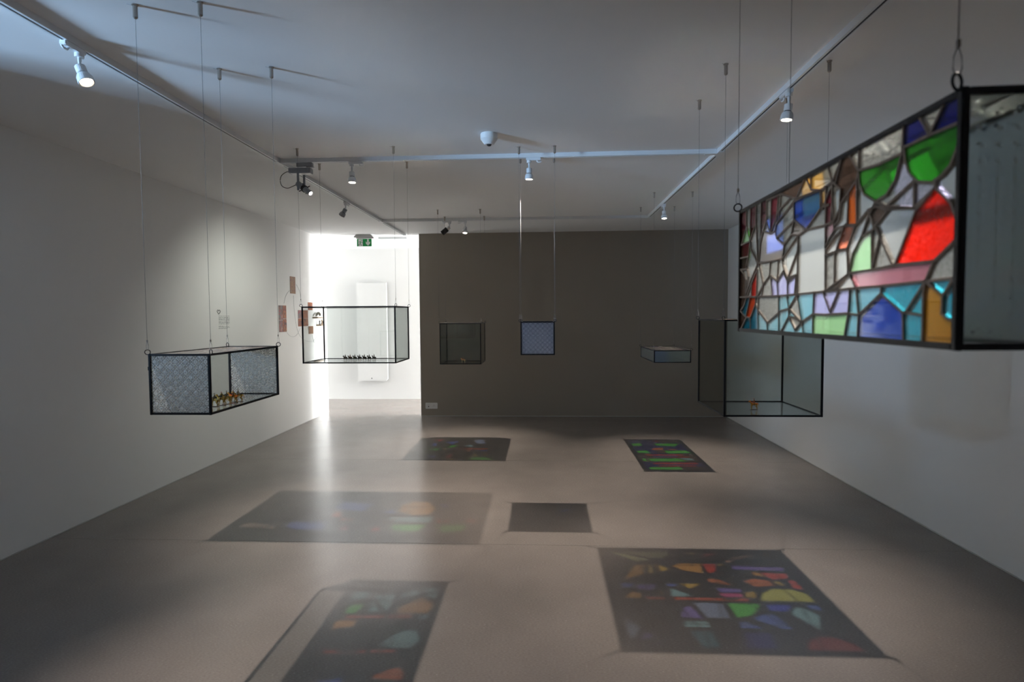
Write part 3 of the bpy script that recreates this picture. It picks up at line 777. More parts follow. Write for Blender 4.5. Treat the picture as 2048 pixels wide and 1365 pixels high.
'A': [["cyan",[[0.055,0.902],[0.235,0.906],[0.25,0.853],[0.067,0.807]]],["cyan",[[0.278,0.879],[0.539,0.884],[0.571,0.738],[0.504,0.741]]],["cyan",[[0.304,0.73],[0.297,0.836],[0.48,0.733]]],["cyan",[[0.581,0.899],[0.745,0.933],[0.785,0.889],[0.598,0.847]]],["cyan",[[0.753,0.939],[0.967,0.961],[0.913,0.891]]],["cyan",[[0.828,0.881],[0.969,0.928],[0.978,0.849]]],["green",[[0.096,0.718],[0.105,0.782],[0.246,0.801],[0.258,0.769],[0.211,0.715]]],["amber",[[0.587,0.727],[0.641,0.784],[0.815,0.865],[0.969,0.823],[0.98,0.775],[0.948,0.731]]],["scarlet",[[0.128,0.702],[0.806,0.717],[0.817,0.693],[0.146,0.678]]],["cyan",[[0.856,0.709],[0.98,0.721],[0.98,0.697],[0.855,0.691]]],["amber",[[0.064,0.642],[0.083,0.664],[0.289,0.671],[0.282,0.617],[0.146,0.607],[0.092,0.585]]],["cyan",[[0.619,0.489],[0.674,0.555],[0.787,0.605],[0.913,0.601],[0.98,0.541],[0.915,0.483],[0.715,0.483]]],["scarlet",[[0.124,0.455],[0.788,0.472],[0.797,0.453],[0.148,0.437]]],["orange",[[0.664,0.301],[0.695,0.325],[0.789,0.352],[0.874,0.368],[0.952,0.338],[0.949,0.296]]],["blue",[[0.249,0.282],[0.445,0.307],[0.461,0.246],[0.263,0.232]]]],
'C': [["red",[[0.121,0.905],[0.24,0.98],[0.237,0.865]]],["blue",[[0.139,0.645],[0.174,0.817],[0.231,0.608]]],["blue",[[0.28,0.823],[0.436,0.876],[0.389,0.698]]],["cyan",[[0.482,0.661],[0.62,0.692],[0.614,0.577]]],["steel",[[0.606,0.932],[0.706,0.98],[0.75,0.759],[0.641,0.753]]],["green",[[0.115,0.449],[0.282,0.516],[0.267,0.417]]],["green",[[0.324,0.564],[0.409,0.682],[0.467,0.643],[0.394,0.552]]],["yellow",[[0.303,0.494],[0.35,0.511],[0.346,0.435]]],["orange",[[0.55,0.391],[0.594,0.444],[0.64,0.394]]],["scarlet",[[0.474,0.524],[0.808,0.521],[0.794,0.474],[0.489,0.478]]],["blue",[[0.646,0.424],[0.813,0.445],[0.799,0.385]]],["red",[[0.4,0.115],[0.433,0.246],[0.466,0.234],[0.451,0.085]]],["yellow",[[0.645,0.186],[0.694,0.254],[0.742,0.155]]],["amber",[[0.765,0.175],[0.797,0.292],[0.84,0.244]]],["green",[[0.624,0.027],[0.691,0.122],[0.815,0.125],[0.913,0.021]]],["blue",[[0.177,0.173],[0.291,0.209],[0.301,0.082]]],["yellow",[[0.432,0.02],[0.476,0.067],[0.514,0.02]]]],
'E': [["red",[[0.506,0.954],[0.612,0.965],[0.557,0.899]]],["green",[[0.055,0.846],[0.231,0.867],[0.241,0.768],[0.058,0.758]]],["green",[[0.465,0.846],[0.795,0.856],[0.928,0.84],[0.803,0.753],[0.505,0.768]]],["cyan",[[0.74,0.738],[0.812,0.743],[0.797,0.713]]],["orange",[[0.326,0.621],[0.407,0.693],[0.57,0.693],[0.544,0.631]]],["orange",[[0.572,0.645],[0.783,0.655],[0.767,0.621]]],["green",[[0.062,0.589],[0.254,0.607],[0.275,0.516],[0.069,0.525]]],["green",[[0.544,0.598],[0.923,0.612],[0.969,0.525],[0.557,0.507]]],["red",[[0.156,0.472],[0.777,0.48],[0.813,0.45],[0.222,0.441]]],["red",[[0.259,0.403],[0.87,0.411],[0.831,0.386]]],["green",[[0.067,0.357],[0.13,0.357],[0.124,0.269],[0.066,0.277]]],["green",[[0.164,0.349],[0.641,0.357],[0.772,0.273],[0.185,0.269]]],["cyan",[[0.67,0.366],[0.847,0.37],[0.907,0.297],[0.77,0.317]]],["red",[[0.182,0.227],[0.896,0.234],[0.898,0.196],[0.204,0.189]]],["red",[[0.237,0.152],[0.83,0.159],[0.839,0.134],[0.252,0.13]]],["green",[[0.08,0.108],[0.572,0.116],[0.572,0.045],[0.081,0.045]]]],
'art': {"top":[[7.196,1.97],[7.353,1.973],[7.346,1.753],[7.191,1.749]],"tall":[[6.858,1.591],[7.063,1.593],[7.063,1.262],[6.855,1.263]],"cluster":[[7.41,1.535],[7.726,1.539],[7.729,1.32],[7.411,1.32]],"small":[[7.732,1.648],[7.889,1.649],[7.895,1.54],[7.742,1.541]],"low":[[7.743,1.318],[7.9,1.315],[7.901,1.208],[7.739,1.209]],"shelf1":[[7.891,1.445],[8.08,1.444],[8.08,1.432]],"obj1":[[7.997,1.478],[8.05,1.478],[7.995,1.445]],"shelf2":[[8.021,1.335],[8.176,1.333],[8.175,1.321]],"obj2":[[8.142,1.384],[8.172,1.337],[8.061,1.364],[8.23,1.388],[8.228,1.34]],"wires":[[[7.007,1.618],[7.044,1.689],[7.105,1.75],[7.174,1.786]],[[7.37,1.876],[7.456,1.802],[7.497,1.702]],[[7.265,1.726],[7.27,1.604],[7.293,1.451],[7.355,1.281],[7.476,1.167],[7.701,1.105],[7.883,1.109],[8.033,1.187],[8.069,1.245]],[[7.036,1.252],[7.125,1.204],[7.244,1.19],[7.352,1.226],[7.447,1.302]],[[7.806,1.195],[7.852,1.119],[7.902,1.084],[8.245,1.064]],[[7.654,1.305],[7.681,1.264],[7.729,1.247]]],"heart":[[5.559,1.481],[5.546,1.493],[5.532,1.508],[5.536,1.516],[5.543,1.524],[5.552,1.519],[5.56,1.512],[5.565,1.519],[5.571,1.523],[5.581,1.517],[5.588,1.51],[5.574,1.493],[5.559,1.481]],"text":[[[5.56,1.462],[5.757,1.462]],[[5.559,1.448],[5.756,1.447]],[[5.558,1.438],[5.756,1.437]],[[5.558,1.428],[5.755,1.426]],[[5.557,1.417],[5.755,1.415]],[[5.556,1.403],[5.754,1.4]],[[5.556,1.392],[5.753,1.389]],[[5.555,1.382],[5.74,1.379]],[[5.554,1.359],[5.757,1.355]],[[5.554,1.347],[5.756,1.343]],[[5.553,1.336],[5.707,1.332]]]}}
# ------------------------------------------------------------------ leaded glass panels
rnd = random.Random(7)


def in_poly(p, poly):
    x, y = p
    c = False
    j = len(poly) - 1
    for i in range(len(poly)):
        xi, yi = poly[i]
        xj, yj = poly[j]
        if (yi > y) != (yj > y) and x < (xj - xi) * (y - yi) / (yj - yi + 1e-12) + xi:
            c = not c
        j = i
    return c


def seg_near(p, a, b):
    d = (b[0] - a[0], b[1] - a[1])
    L2 = d[0] ** 2 + d[1] ** 2
    t = 0 if L2 == 0 else max(0, min(1, ((p[0] - a[0]) * d[0] + (p[1] - a[1]) * d[1]) / L2))
    q = (a[0] + d[0] * t, a[1] + d[1] * t)
    return math.hypot(q[0] - p[0], q[1] - p[1]), q


def tidy(lines, Wd, Ht, tol):
    """snap line ends to each other, to the nearest line or to the rim"""
    rs = tol * 0.75

    def rimmed(v, m):
        return 0.0 if v < rs else (m if v > m - rs else v)
    lines = [[(rimmed(x, Wd), rimmed(y, Ht)) for x, y in l] for l in lines]
    ver = []
    for l in lines:
        for i, p in enumerate(l):
            for q in ver:
                if math.hypot(p[0] - q[0], p[1] - q[1]) < tol:
                    l[i] = q
                    break
            else:
                ver.append(p)
    rim = [((0, 0), (Wd, 0)), ((Wd, 0), (Wd, Ht)), ((Wd, Ht), (0, Ht)), ((0, Ht), (0, 0))]
    for k, l in enumerate(lines):
        for e in (0, -1):
            p = l[e]
            if sum(1 for m in lines for q in m if q == p) > 1:
                continue
            best = (9, None)
            for j, m in enumerate(lines):
                if j == k:
                    continue
                for a, b in zip(m, m[1:]):
                    dq = seg_near(p, a, b)
                    if dq[0] < best[0]:
                        best = dq
            for a, b in rim:
                dq = seg_near(p, a, b)
                if dq[0] < best[0]:
                    best = dq
            if best[0] < tol * 2.2:
                q = best[1]
                o = l[1] if e == 0 else l[-2]
                d = math.hypot(q[0] - o[0], q[1] - o[1]) or 1
                l[e] = (min(max(q[0] + (q[0] - o[0]) / d * 0.0012, 0), Wd), min(max(q[1] + (q[1] - o[1]) / d * 0.0012, 0), Ht))
    return lines


def leaded(name, parent, place, Wd, Ht, lines=(), polys=(), seeds=(), default=('smoky',), pre='', cw=0.0045, ch=0.0045, thick=0.003, tol=0.006):
    """a leaded panel: PLACE is the matrix that takes (u, v, normal) into the thing; a child mesh of cames with one child per glass piece"""
    lines = tidy([list(l) for l in lines], Wd, Ht, tol)
    V, E = [(0, 0), (Wd, 0), (Wd, Ht), (0, Ht)], [(0, 1), (1, 2), (2, 3), (3, 0)]
    for l in lines:
        b = len(V)
        V += l
        E += [(b + i, b + i + 1) for i in range(len(l) - 1)]
    for col, pts in polys:
        b = len(V)
        V += [tuple(p) for p in pts]
        E += [(b + i, b + (i + 1) % len(pts)) for i in range(len(pts))]
    rv, re, rf, _, oe, _ = delaunay_2d_cdt([Vector(v) for v in V], E, [], 0, 2e-4)
    bm = bmesh.new()
    for (a, b), src in zip(re, oe):
        if not src:
            continue
        p, q = rv[a], rv[b]
        d = q - p
        if d.length < 5e-4:
            continue
        if all(s < 4 for s in src):
            continue
        d.normalize()
        n = Vector((-d.y, d.x)) * (cw / 2)
        e = d * (cw * 0.25)
        c4 = [p - e - n, q + e - n, q + e + n, p - e + n]
        lo = [bm.verts.new((c.x, c.y, thick / 2 - ch / 2)) for c in c4]
        hi = [bm.verts.new((c.x * 0.7 + m.x * 0.3, c.y * 0.7 + m.y * 0.3, thick / 2 + ch / 2)) for c, m in zip(c4, [p, q, q, p])]
        for i in range(4):
            bm.faces.new((lo[i], lo[(i + 1) % 4], hi[(i + 1) % 4], hi[i]))
        bm.faces.new(hi)
        bm.faces.new(list(reversed(lo)))
    if not bm.verts:
        add_box(bm, (0, 0, 0), (0.002, 0.002, 0.002))
    root = link(name, to_mesh(bm, name), 'came', parent)
    root.matrix_local = place
    # glass pieces: triangles joined wherever no lead line runs between them
    lead = {frozenset(e) for e, src in zip(re, oe) if src}
    par = list(range(len(rf)))

    def find(i):
        while par[i] != i:
            par[i] = par[par[i]]
            i = par[i]
        return i
    by_edge = {}
    for i, f in enumerate(rf):
        for k in range(3):
            by_edge.setdefault(frozenset((f[k], f[(k + 1) % 3])), []).append(i)
    for e, fs in by_edge.items():
        if len(fs) == 2 and e not in lead:
            par[find(fs[0])] = find(fs[1])
    regions = {}
    for i in range(len(rf)):
        regions.setdefault(find(i), []).append(i)

    def area2(f):
        p, q, r = (rv[i] for i in f)
        return (q - p).cross(r - p)
    for tri in regions.values():
        if sum(abs(area2(rf[i])) for i in tri) / 2 < 6e-6:
            continue
        big = max(tri, key=lambda i: abs(area2(rf[i])))
        cxy = tuple(sum((rv[i] for i in rf[big]), Vector((0, 0))) / 3)
        mat = None
        for col, pp in polys:
            if in_poly(cxy, pp):
                mat = pre + col
                break
        if mat is None:
            for s, col in seeds:
                if any(in_poly(s, [tuple(rv[j]) for j in rf[i]]) for i in tri):
                    mat = col
                    break
        if mat is None:
            mat = default[rnd.randrange(len(default))]
        if mat not in MAT:
            mat = mat[len(pre):]
        ids = sorted({j for i in tri for j in rf[i]})
        ix = {j: n for n, j in enumerate(ids)}
        N_ = len(ids)
        vs = [(rv[j].x, rv[j].y, z) for z in (0, thick) for j in ids]
        fs = []
        for i in tri:
            f = [ix[j] for j in rf[i]]
            if area2(rf[i]) < 0:
                f.reverse()
            fs.append([n + N_ for n in f])
            fs.append(f[::-1])
            for k in range(3):
                e = frozenset((ids[f[k]], ids[f[(k + 1) % 3]]))
                if e in lead or len(by_edge[e]) == 1:
                    fs.append((f[k], f[(k + 1) % 3], f[(k + 1) % 3] + N_, f[k] + N_))
        me = bpy.data.meshes.new('glass_piece')
        me.from_pydata(vs, [], fs)
        link('glass_piece', me, mat, root)
    return root


RING = None


def make_case(label, x0, y0, z0, wd, dp, ht, panes, top, group='hanging glass cases', rotz=0.0, bar=0.0095, clasp=None):
    """glass box in a black came frame; local origin at its near left bottom corner"""
    global RING
    t = thing('hanging_glass_case', label, 'display case', (x0, y0, z0), rotz, group)
    h = bar / 2
    for x in (0, wd):
        for y in (0, dp):
            box('corner_post', (x - h, y - h, -h), (x + h, y + h, ht + h), 'frame', t, 0.0015)
    for z in (0, ht):
        for y in (0, dp):
            box('edge_bar', (h, y - h * 0.9, z - h * 0.9), (wd - h, y + h * 0.9, z + h * 0.9), 'frame', t, 0.0012)
        for x in (0, wd):
            box('edge_bar', (x - h * 0.9, h, z - h * 0.9), (x + h * 0.9, dp - h, z + h * 0.9), 'frame', t, 0.0012)
    g = 0.0015
    geo = {'near': ((h, -g, h), (wd - h, g, ht - h)), 'far': ((h, dp - g, h), (wd - h, dp + g, ht - h)),
           'left': ((-g, h, h), (g, dp - h, ht - h)), 'right': ((wd - g, h, h), (wd + g, dp - h, ht - h)), 'bottom': ((h, h, -g), (wd - h, dp - h, g))}
    for k, (lo, hi) in geo.items():
        m = panes.get(k, panes['all'])
        if m:
            box('glass_pane', lo, hi, m, t)
    # rings at the top corners
    if RING is None:
        bm = bmesh.new()
        torus_bm(bm, 0.0092, 0.0017, Matrix.Rotation(R90, 4, 'X'))
        RING = to_mesh(bm, 'hanging_ring')
        for p in RING.polygons:
            p.use_smooth = True
    for x in (0, wd):
        for y in (0, dp):
            sx = -1 if x == 0 else 1
            link('hanging_ring', RING, 'frame', t, (x + sx * 0.008, y, ht + h + 0.0062), (0, 0, 0.5 * sx * (1 if y else -1)))
    if clasp:
        bm = bmesh.new()
        for dz in (-0.006, 0.006):
            torus_bm(bm, 0.005, 0.0012, Matrix.Translation((-0.0115, 0.06, ht * 0.60 + dz)) @ Matrix.Rotation(R90, 4, 'X'), 14, 6)
        link('wire_clasp', to_mesh(bm, 'wire_clasp'), 'frame', t)
        box('hinge', (-0.0075, -0.003, ht * 0.74), (-0.002, 0.004, ht * 0.80), 'frame', t)
    inset = h
    place = Matrix.Translation((inset, inset, ht - 0.0015))
    if top:
        leaded('stained_glass_roof', t, place, wd - 2 * inset, dp - 2 * inset, **top)
    return t


def scaled(polys, wd, dp):
    return [(c, [(p[0] * wd, p[1] * dp) for p in pts]) for c, pts in polys]


def cuts(wd, dp, nx, ny, seed):
    """a few slanting lead lines that divide the plain glass of a roof"""
    r = random.Random(seed)
    out = []
    for j in range(1, ny):
        v = dp * j / ny
        out.append([(0, v), (wd, v + dp * r.uniform(-0.01, 0.01))])
    for j in range(ny):
        for i in range(1, nx):
            a, b = wd * (i + r.uniform(-0.3, 0.3)) / nx, wd * (i + r.uniform(-0.3, 0.3)) / nx
            out.append([(a, dp * j / ny), (b, dp * (j + 1) / ny)])
    return out


BOX = {'A': (-1.509, -1.274, 2.102, 2.657, 1.080, 1.307), 'B': (-1.696, -1.034, 3.934, 4.326, 1.122, 1.517), 'C': (-1.148, -0.693, 6.296, 6.739, 0.909, 1.362),
       'D': (-0.154, 0.078, 4.007, 4.249, 1.172, 1.400), 'E': (1.081, 1.428, 5.593, 6.342, 0.981, 1.095), 'F': (0.870, 1.326, 2.774, 3.226, 0.958, 1.418)}
ROOFS = {
    'A': dict(nx=3, ny=6), 'B': dict(nx=6, ny=3), 'C': dict(nx=5, ny=5), 'D': dict(nx=3, ny=3), 'E': dict(nx=3, ny=8), 'F': dict(nx=6, ny=5)}
PANES = {
    'A': {'all': 'clear', 'near': 'rosette', 'far': 'rosette'},
    'B': {'all': 'clear', 'right': 'clear_cool'},
    'C': {'all': 'clear_cool', 'bottom': 'clear'},
    'D': {'all': 'rosette_blue', 'bottom': 'clear'},
    'E': {'all': 'dots_blue', 'bottom': 'clear'},
    'F': {'all': 'clear_cool', 'bottom': 'clear'}}
CASE_LABEL = {
    'A': 'long hanging case with clear rosette glass ends and five gilt horsemen inside',
    'B': 'wide clear hanging case with seven bronze horsemen in front of the bright passage',
    'C': 'clear hanging cube at the dark wall with one pale horse inside',
    'D': 'small hanging cube of blue rosette glass in front of the dark wall',
    'E': 'flat hanging case of blue dotted glass, lowest in front of the dark wall',
    'F': 'large clear hanging cube with one gilt horseman, partly behind the stained glass case'}
SHORT = {'A': 'case with five gilt horsemen', 'B': 'case with seven bronze horsemen', 'C': 'clear cube at the dark wall', 'D': 'blue rosette glass cube',
         'E': 'flat dotted glass case', 'F': 'large clear cube with one horseman', 'G': 'large stained glass case'}
CASES = {}
for k, (x0, x1, y0, y1, z0, z1) in BOX.items():
    wd, dp, ht = x1 - x0, y1 - y0, z1 - z0
    iw, idp = wd - 0.0095, dp - 0.0095
    pol = scaled(PRE[k], iw, idp) if k in PRE else [('blue', [(iw * 0.62, idp * 0.62), (iw * 0.80, idp * 0.78), (iw * 0.78, idp * 0.82), (iw * 0.6, idp * 0.66)])]
    top = dict(polys=pol, lines=cuts(iw, idp, ROOFS[k]['nx'], ROOFS[k]['ny'], ord(k)), pre='roof_', default=('navy', 'violet', 'navy', 'umber') if k == 'E' else ('smoky',), cw=0.0022 if k in 'CE' else 0.0032, ch=0.004, tol=0.0005)
    CASES[k] = make_case(CASE_LABEL[k], x0, y0, z0, wd, dp, ht, PANES[k], top, clasp=(k == 'A'))

# the stained glass case beside the viewer: its side panel is traced piece by piece
G = PRE['G']
GL, GH, GW = G['L'], G['H'], 0.106
ga = -math.atan2(G['F'][0] - G['N'][0], G['F'][1] - G['N'][1])
r2_ = random.Random(5)
gtop = dict(polys=[], lines=cuts(GW - 0.0095, GL - 0.0095, 2, 9, 11), seeds=[((GW * r2_.random(), GL * r2_.random()), c) for c in ('roof_blue', 'roof_green', 'roof_red', 'roof_amber', 'roof_cyan', 'roof_lavender')], default=('smoky', 'hammered', 'water'), cw=0.004, ch=0.004, tol=0.0005)
tg = make_case('large near hanging case with a colourful stained glass side and a dotted end', G['N'][0], G['N'][1], G['zb'], GW, GL, GH,
               {'all': 'hammered', 'near': 'dots', 'left': None, 'right': 'clear', 'bottom': 'clear'}, gtop, rotz=ga)
CASES['G'] = tg
# (u from the far end, v up, normal out of the case) -> case coordinates
pm = Matrix(((0, 0, -1, 0.0015), (-1, 0, 0, GL), (0, 1, 0, 0), (0, 0, 0, 1)))
leaded('stained_glass_side', tg, pm, GL, GH, lines=G['lines'], seeds=G['seeds'], default=('frost', 'water', 'hammered', 'water', 'frost'), cw=0.0050, ch=0.0060, tol=0.0042)

# ------------------------------------------------------------------ suspension cables
CORN = {(0, 0): 'near left', (1, 0): 'near right', (0, 1): 'far left', (1, 1): 'far right'}
GRIP = [(0.0045, -0.052), (0.0085, -0.047), (0.0085, -0.006), (0.0115, -0.004), (0.0115, 0.0)]


def cable(label, x, y, zr):
    """from the ceiling gripper down to a ring whose centre is at zr"""
    t = thing('hanging_cable', label, 'steel cable', (x, y, HC), 0, 'suspension cables')
    lathe('gripper', GRIP, 'nickel', t, 14)
    tube('wire_tail', [(0.004, 0, -0.006), (-0.010, -0.006, -0.004), (-0.022, -0.014, -0.0035)], 0.0006, 'wire', t, 5)
    b = zr - HC
    tube('wire', [(0, 0, -0.050), (0, 0, b + 0.042)], 0.00070, 'wire', t, 6)
    box('crimp', (-0.0024, -0.002, b + 0.038), (0.0024, 0.002, b + 0.047), 'nickel', t, 0.0006)
    tube('loop', [(0, 0, b + 0.040), (-0.0042, 0, b + 0.028), (-0.0050, 0, b + 0.015), (-0.0030, 0, b + 0.009), (0, 0, b + 0.0078), (0.0030, 0, b + 0.009), (0.0050, 0, b + 0.015), (0.0042, 0, b + 0.028), (0, 0, b + 0.040)], 0.0007, 'wire', t, 5)
    return t


for k, t in CASES.items():
    if k == 'G':
        wd, dp, ht = GW, GL, GH
    else:
        x0, x1, y0, y1, z0, z1 = BOX[k]
        wd, dp, ht = x1 - x0, y1 - y0, z1 - z0
    Mr = Matrix.Translation(t.location) @ Matrix.Rotation(t.rotation_euler.z, 4, 'Z')
    for (i, j), nm in CORN.items():
        p = Mr @ Vector((wd * i + (0.008 if i else -0.008), dp * j, ht + 0.011))
        cable('thin steel cable at the %s corner of the %s' % (nm, SHORT[k]), p.x, p.y, p.z)

# ------------------------------------------------------------------ toy horsemen


def skinned(name, verts, edges, radii, levels=1):
    me = bpy.data.meshes.new(name)
    me.from_pydata(verts, edges, [])
    o = bpy.data.objects.new(name, me)
    C.objects.link(o)
    m = o.modifiers.new('skin', 'SKIN')
    for i, r in enumerate(radii):
        me.skin_vertices[0].data[i].radius = (r, r)
        me.skin_vertices[0].data[i].use_root = (i == 0)
    s = o.modifiers.new('sub', 'SUBSURF')
    s.levels = levels
    s.render_levels = levels
    dg = bpy.context.evaluated_depsgraph_get()
    out = bpy.data.meshes.new_from_object(o.evaluated_get(dg))
    out.name = name
    bpy.data.objects.remove(o, do_unlink=True)
    bpy.data.meshes.remove(me)
    for p in out.polygons:
        p.use_smooth = True
    return out


def chain(nodes, edges, start, pts):
    prev = start
    for co, r in pts:
        nodes.append((co, r))
        i = len(nodes) - 1
        edges.append((prev, i))
        prev = i
    return prev


def horse_mesh():
    nodes, edges = [((-0.014, 0, 0.0295), 0.0062)], []
    m = chain(nodes, edges, 0, [((-0.002, 0, 0.0285), 0.0056), ((0.011, 0, 0.0295), 0.0062)])
    chain(nodes, edges, m, [((0.0165, 0, 0.0365), 0.0040), ((0.0205, 0, 0.0430), 0.0030), ((0.0245, 0, 0.0432), 0.0026), ((0.0300, 0, 0.0385), 0.0016)])
    hd = len(nodes) - 3
    for s in (-1, 1):
        chain(nodes, edges, hd, [((0.0200, s * 0.0020, 0.0475), 0.0007)])
    chain(nodes, edges, 0, [((-0.0205, 0, 0.0325), 0.0016), ((-0.0240, 0, 0.0250), 0.0016), ((-0.0235, 0, 0.0160), 0.0006)])
    for s in (-1, 1):
        chain(nodes, edges, m, [((0.0120, s * 0.0042, 0.0230), 0.0028), ((0.0130, s * 0.0046, 0.0130), 0.0016), ((0.0120 + s * 0.001, s * 0.0046, 0.0038), 0.0012), ((0.0135 + s * 0.001, s * 0.0046, 0.0016), 0.0015)])
        chain(nodes, edges, 0, [((-0.0135, s * 0.0044, 0.0240), 0.0038), ((-0.0105, s * 0.0047, 0.0180), 0.0025), ((-0.0165, s * 0.0047, 0.0120), 0.0015), ((-0.0150, s * 0.0047, 0.0038), 0.0012), ((-0.0135, s * 0.0047, 0.0016), 0.0015)])
    return skinned('horse', [n[0] for n in nodes], edges, [n[1] for n in nodes])


def rider_mesh():
    nodes, edges = [((-0.001, 0, 0.0365), 0.0032)], []
    c = chain(nodes, edges, 0, [((-0.0012, 0, 0.0410), 0.0026), ((-0.001, 0, 0.0455), 0.0032)])
    chain(nodes, edges, c, [((-0.0006, 0, 0.0488), 0.0013), ((0, 0, 0.0512), 0.0021), ((0.0002, 0, 0.0530), 0.0020)])
    for s in (-1, 1):
        chain(nodes, edges, c, [((-0.001, s * 0.0036, 0.0462), 0.0013), ((0.0025, s * 0.0046, 0.0420), 0.0010), ((0.0085, s * 0.0020, 0.0408), 0.0009)])
        chain(nodes, edges, 0, [((0.0005, s * 0.0048, 0.0345), 0.0021), ((0.0030, s * 0.0074, 0.0290), 0.0016), ((0.0005, s * 0.0078, 0.0215), 0.0012), ((0.0035, s * 0.0080, 0.0200), 0.0010)])
    return skinned('rider', [n[0] for n in nodes], edges, [n[1] for n in nodes])


HORSE, RIDER = horse_mesh(), rider_mesh()
bm_ = bmesh.new()
add_lathe(bm_, [(0.0035, 0.0545), (0.0036, 0.0550), (0.0022, 0.0554), (0.0018, 0.0572)], 12)
HAT = to_mesh(bm_, 'hat')
bm_ = bmesh.new()
add_lathe(bm_, [(0.010, 0.0), (0.0105, 0.0006), (0.0100, 0.0012)], 20)
bmesh.ops.scale(bm_, verts=bm_.verts[:], vec=(2.1, 0.8, 1))
BASE = to_mesh(bm_, 'toy_base')
bm_ = bmesh.new()
add_box(bm_, (-0.009, -0.0068, 0.0318), (0.008, 0.0068, 0.0352), 0.0015)
SADDLE = to_mesh(bm_, 'saddle_cloth')


def slot_mesh(me, mat):
    c = me.copy()
    c.materials.clear()
    c.materials.append(MAT[mat])
    return c


KITS = {}
for kit, (hm, rm, sm, cm) in {'gilt': ('gilt', 'rider', 'gilt', 'rider'), 'gilt_red': ('gilt', 'rider', 'gilt', 'redcap'), 'bronze': ('bronze', 'bronze', 'rider', 'bronze'), 'pale': ('pale', 'rider', 'pale', 'rider')}.items():
    KITS[kit] = [('horse', slot_mesh(HORSE, hm)), ('rider', slot_mesh(RIDER, rm)), ('hat', slot_mesh(HAT, cm)), ('saddle_cloth', slot_mesh(SADDLE, sm)), ('toy_base', slot_mesh(BASE, 'base'))]


def horseman(label, kit, loc, rz, sc=1.0, group=None):
    t = thing('toy_horseman', label, 'toy', loc, rz, group)
    t.scale = (sc, sc, sc)
    rider = None
    for nm, me in KITS[kit]:
        o = link(nm, me, None, t if nm != 'hat' else rider)
        if nm == 'rider':
            rider = o
    return t


ORD = ['first', 'second', 'third', 'fourth', 'fifth', 'sixth', 'seventh']
for i in range(5):
    horseman('%s gilt toy horseman%s from the near end in the rosette glass case' % (ORD[i], ' (red cap)' if i == 1 else ''), 'gilt_red' if i == 1 else 'gilt',
             (-1.350 + 0.006 * i + (0.004 if i % 2 else 0), 2.256 + 0.0345 * i, 1.0816), math.pi + 0.05 * (i - 2), 1.0, 'five gilt horsemen abreast')
for i in range(7):
    horseman('%s dark bronze toy horseman from the left in the clear case before the passage' % ORD[i], 'bronze',
             (-1.436 + 0.0353 * i, 4.055, 1.1236), math.radians(-112), 0.92, 'seven bronze horsemen abreast')
horseman('pale toy horse with a small rider in the clear cube at the dark wall', 'pale', (-0.905, 6.40, 0.9106), math.pi - 0.15, 1.2)
horseman('single gilt toy horseman in the large clear cube', 'gilt', (1.072, 2.945, 0.9596), math.pi + 0.1, 1.0)

# ------------------------------------------------------------------ ceiling, wall and passage fittings
dc = thing('dome_camera_mount', 'white cone shaped dome camera on the ceiling above the blue glass cube', 'camera', (-0.342, 3.714, HC))
lathe('housing', [(0.030, -0.068), (0.054, -0.036), (0.055, -0.034), (0.055, -0.004), (0.053, 0.0)], 'white_plastic', dc, 32)
lathe('lens_dome', [(0.004, -0.079), (0.012, -0.076), (0.0165, -0.068), (0.0165, -0.066)], 'black', dc, 24)
lathe('lens_collar', [(0.0165, -0.0665), (0.022, -0.0700), (0.0300, -0.0675)], 'white_plastic', dc, 24, cap=False)

ex = thing('exit_sign', 'green emergency exit sign with running figure and down arrow under the ceiling', 'sign', (-2.557, 8.10, HC))
bm = bmesh.new()
vs = [bm.verts.new(v) for v in [(-0.105, -0.05, 0), (0.105, -0.05, 0), (0.105, 0.05, 0), (-0.105, 0.05, 0), (-0.142, -0.05, -0.042), (0.142, -0.05, -0.042), (0.142, 0.05, -0.042), (-0.142, 0.05, -0.042)]]
for f in ((0, 1, 2, 3), (7, 6, 5, 4), (0, 4, 5, 1), (1, 5, 6, 2), (2, 6, 7, 3), (3, 7, 4, 0)):
    bm.faces.new([vs[i] for i in f])
bmesh.ops.recalc_face_normals(bm, faces=bm.faces[:])
link('housing', to_mesh(bm, 'housing'), 'grey_plastic', ex)
box('diffuser', (-0.115, -0.02, -0.058), (0.145, 0.02, -0.042), 'white_plastic', ex, 0.002)
PW_, PH_ = 0.215, 0.108
pn = box('sign_panel', (-PW_ / 2, -0.004, -0.060 - PH_), (PW_ / 2, 0.004, -0.060), 'sign_green', ex, 0.002)


def flat(name, pts, mat, y, parent, th=0.0012):
    """outline in sign coordinates (0..1 wide, 0..1 down), slightly proud of the panel"""
    q = [(-PW_ / 2 + u * PW_, -(v * PH_)) for u, v in pts]
    me = prism_mesh(q, th, name)
    o = link(name, me, mat, parent)
    o.matrix_local = Matrix.Translation((0, y, -0.060)) @ Matrix.Rotation(R90, 4, 'X')
    return o


flat('door_symbol', [(0.10, 0.06), (0.40, 0.06), (0.40, 0.98), (0.10, 0.98)], 'sign_white', -0.0035, pn)
flat('arrow', [(0.70, 0.06), (0.81, 0.06), (0.81, 0.50), (0.895, 0.34), (0.905, 0.60), (0.755, 0.92), (0.605, 0.62), (0.615, 0.34), (0.70, 0.50)], 'sign_white', -0.0035, pn)
man = bmesh.new()


def limb(pts, r):
    q = [Vector((-PW_ / 2 + u * PW_, -0.0048, -0.060 - v * PH_)) for u, v in pts]
    add_tube(man, q, r, 8)


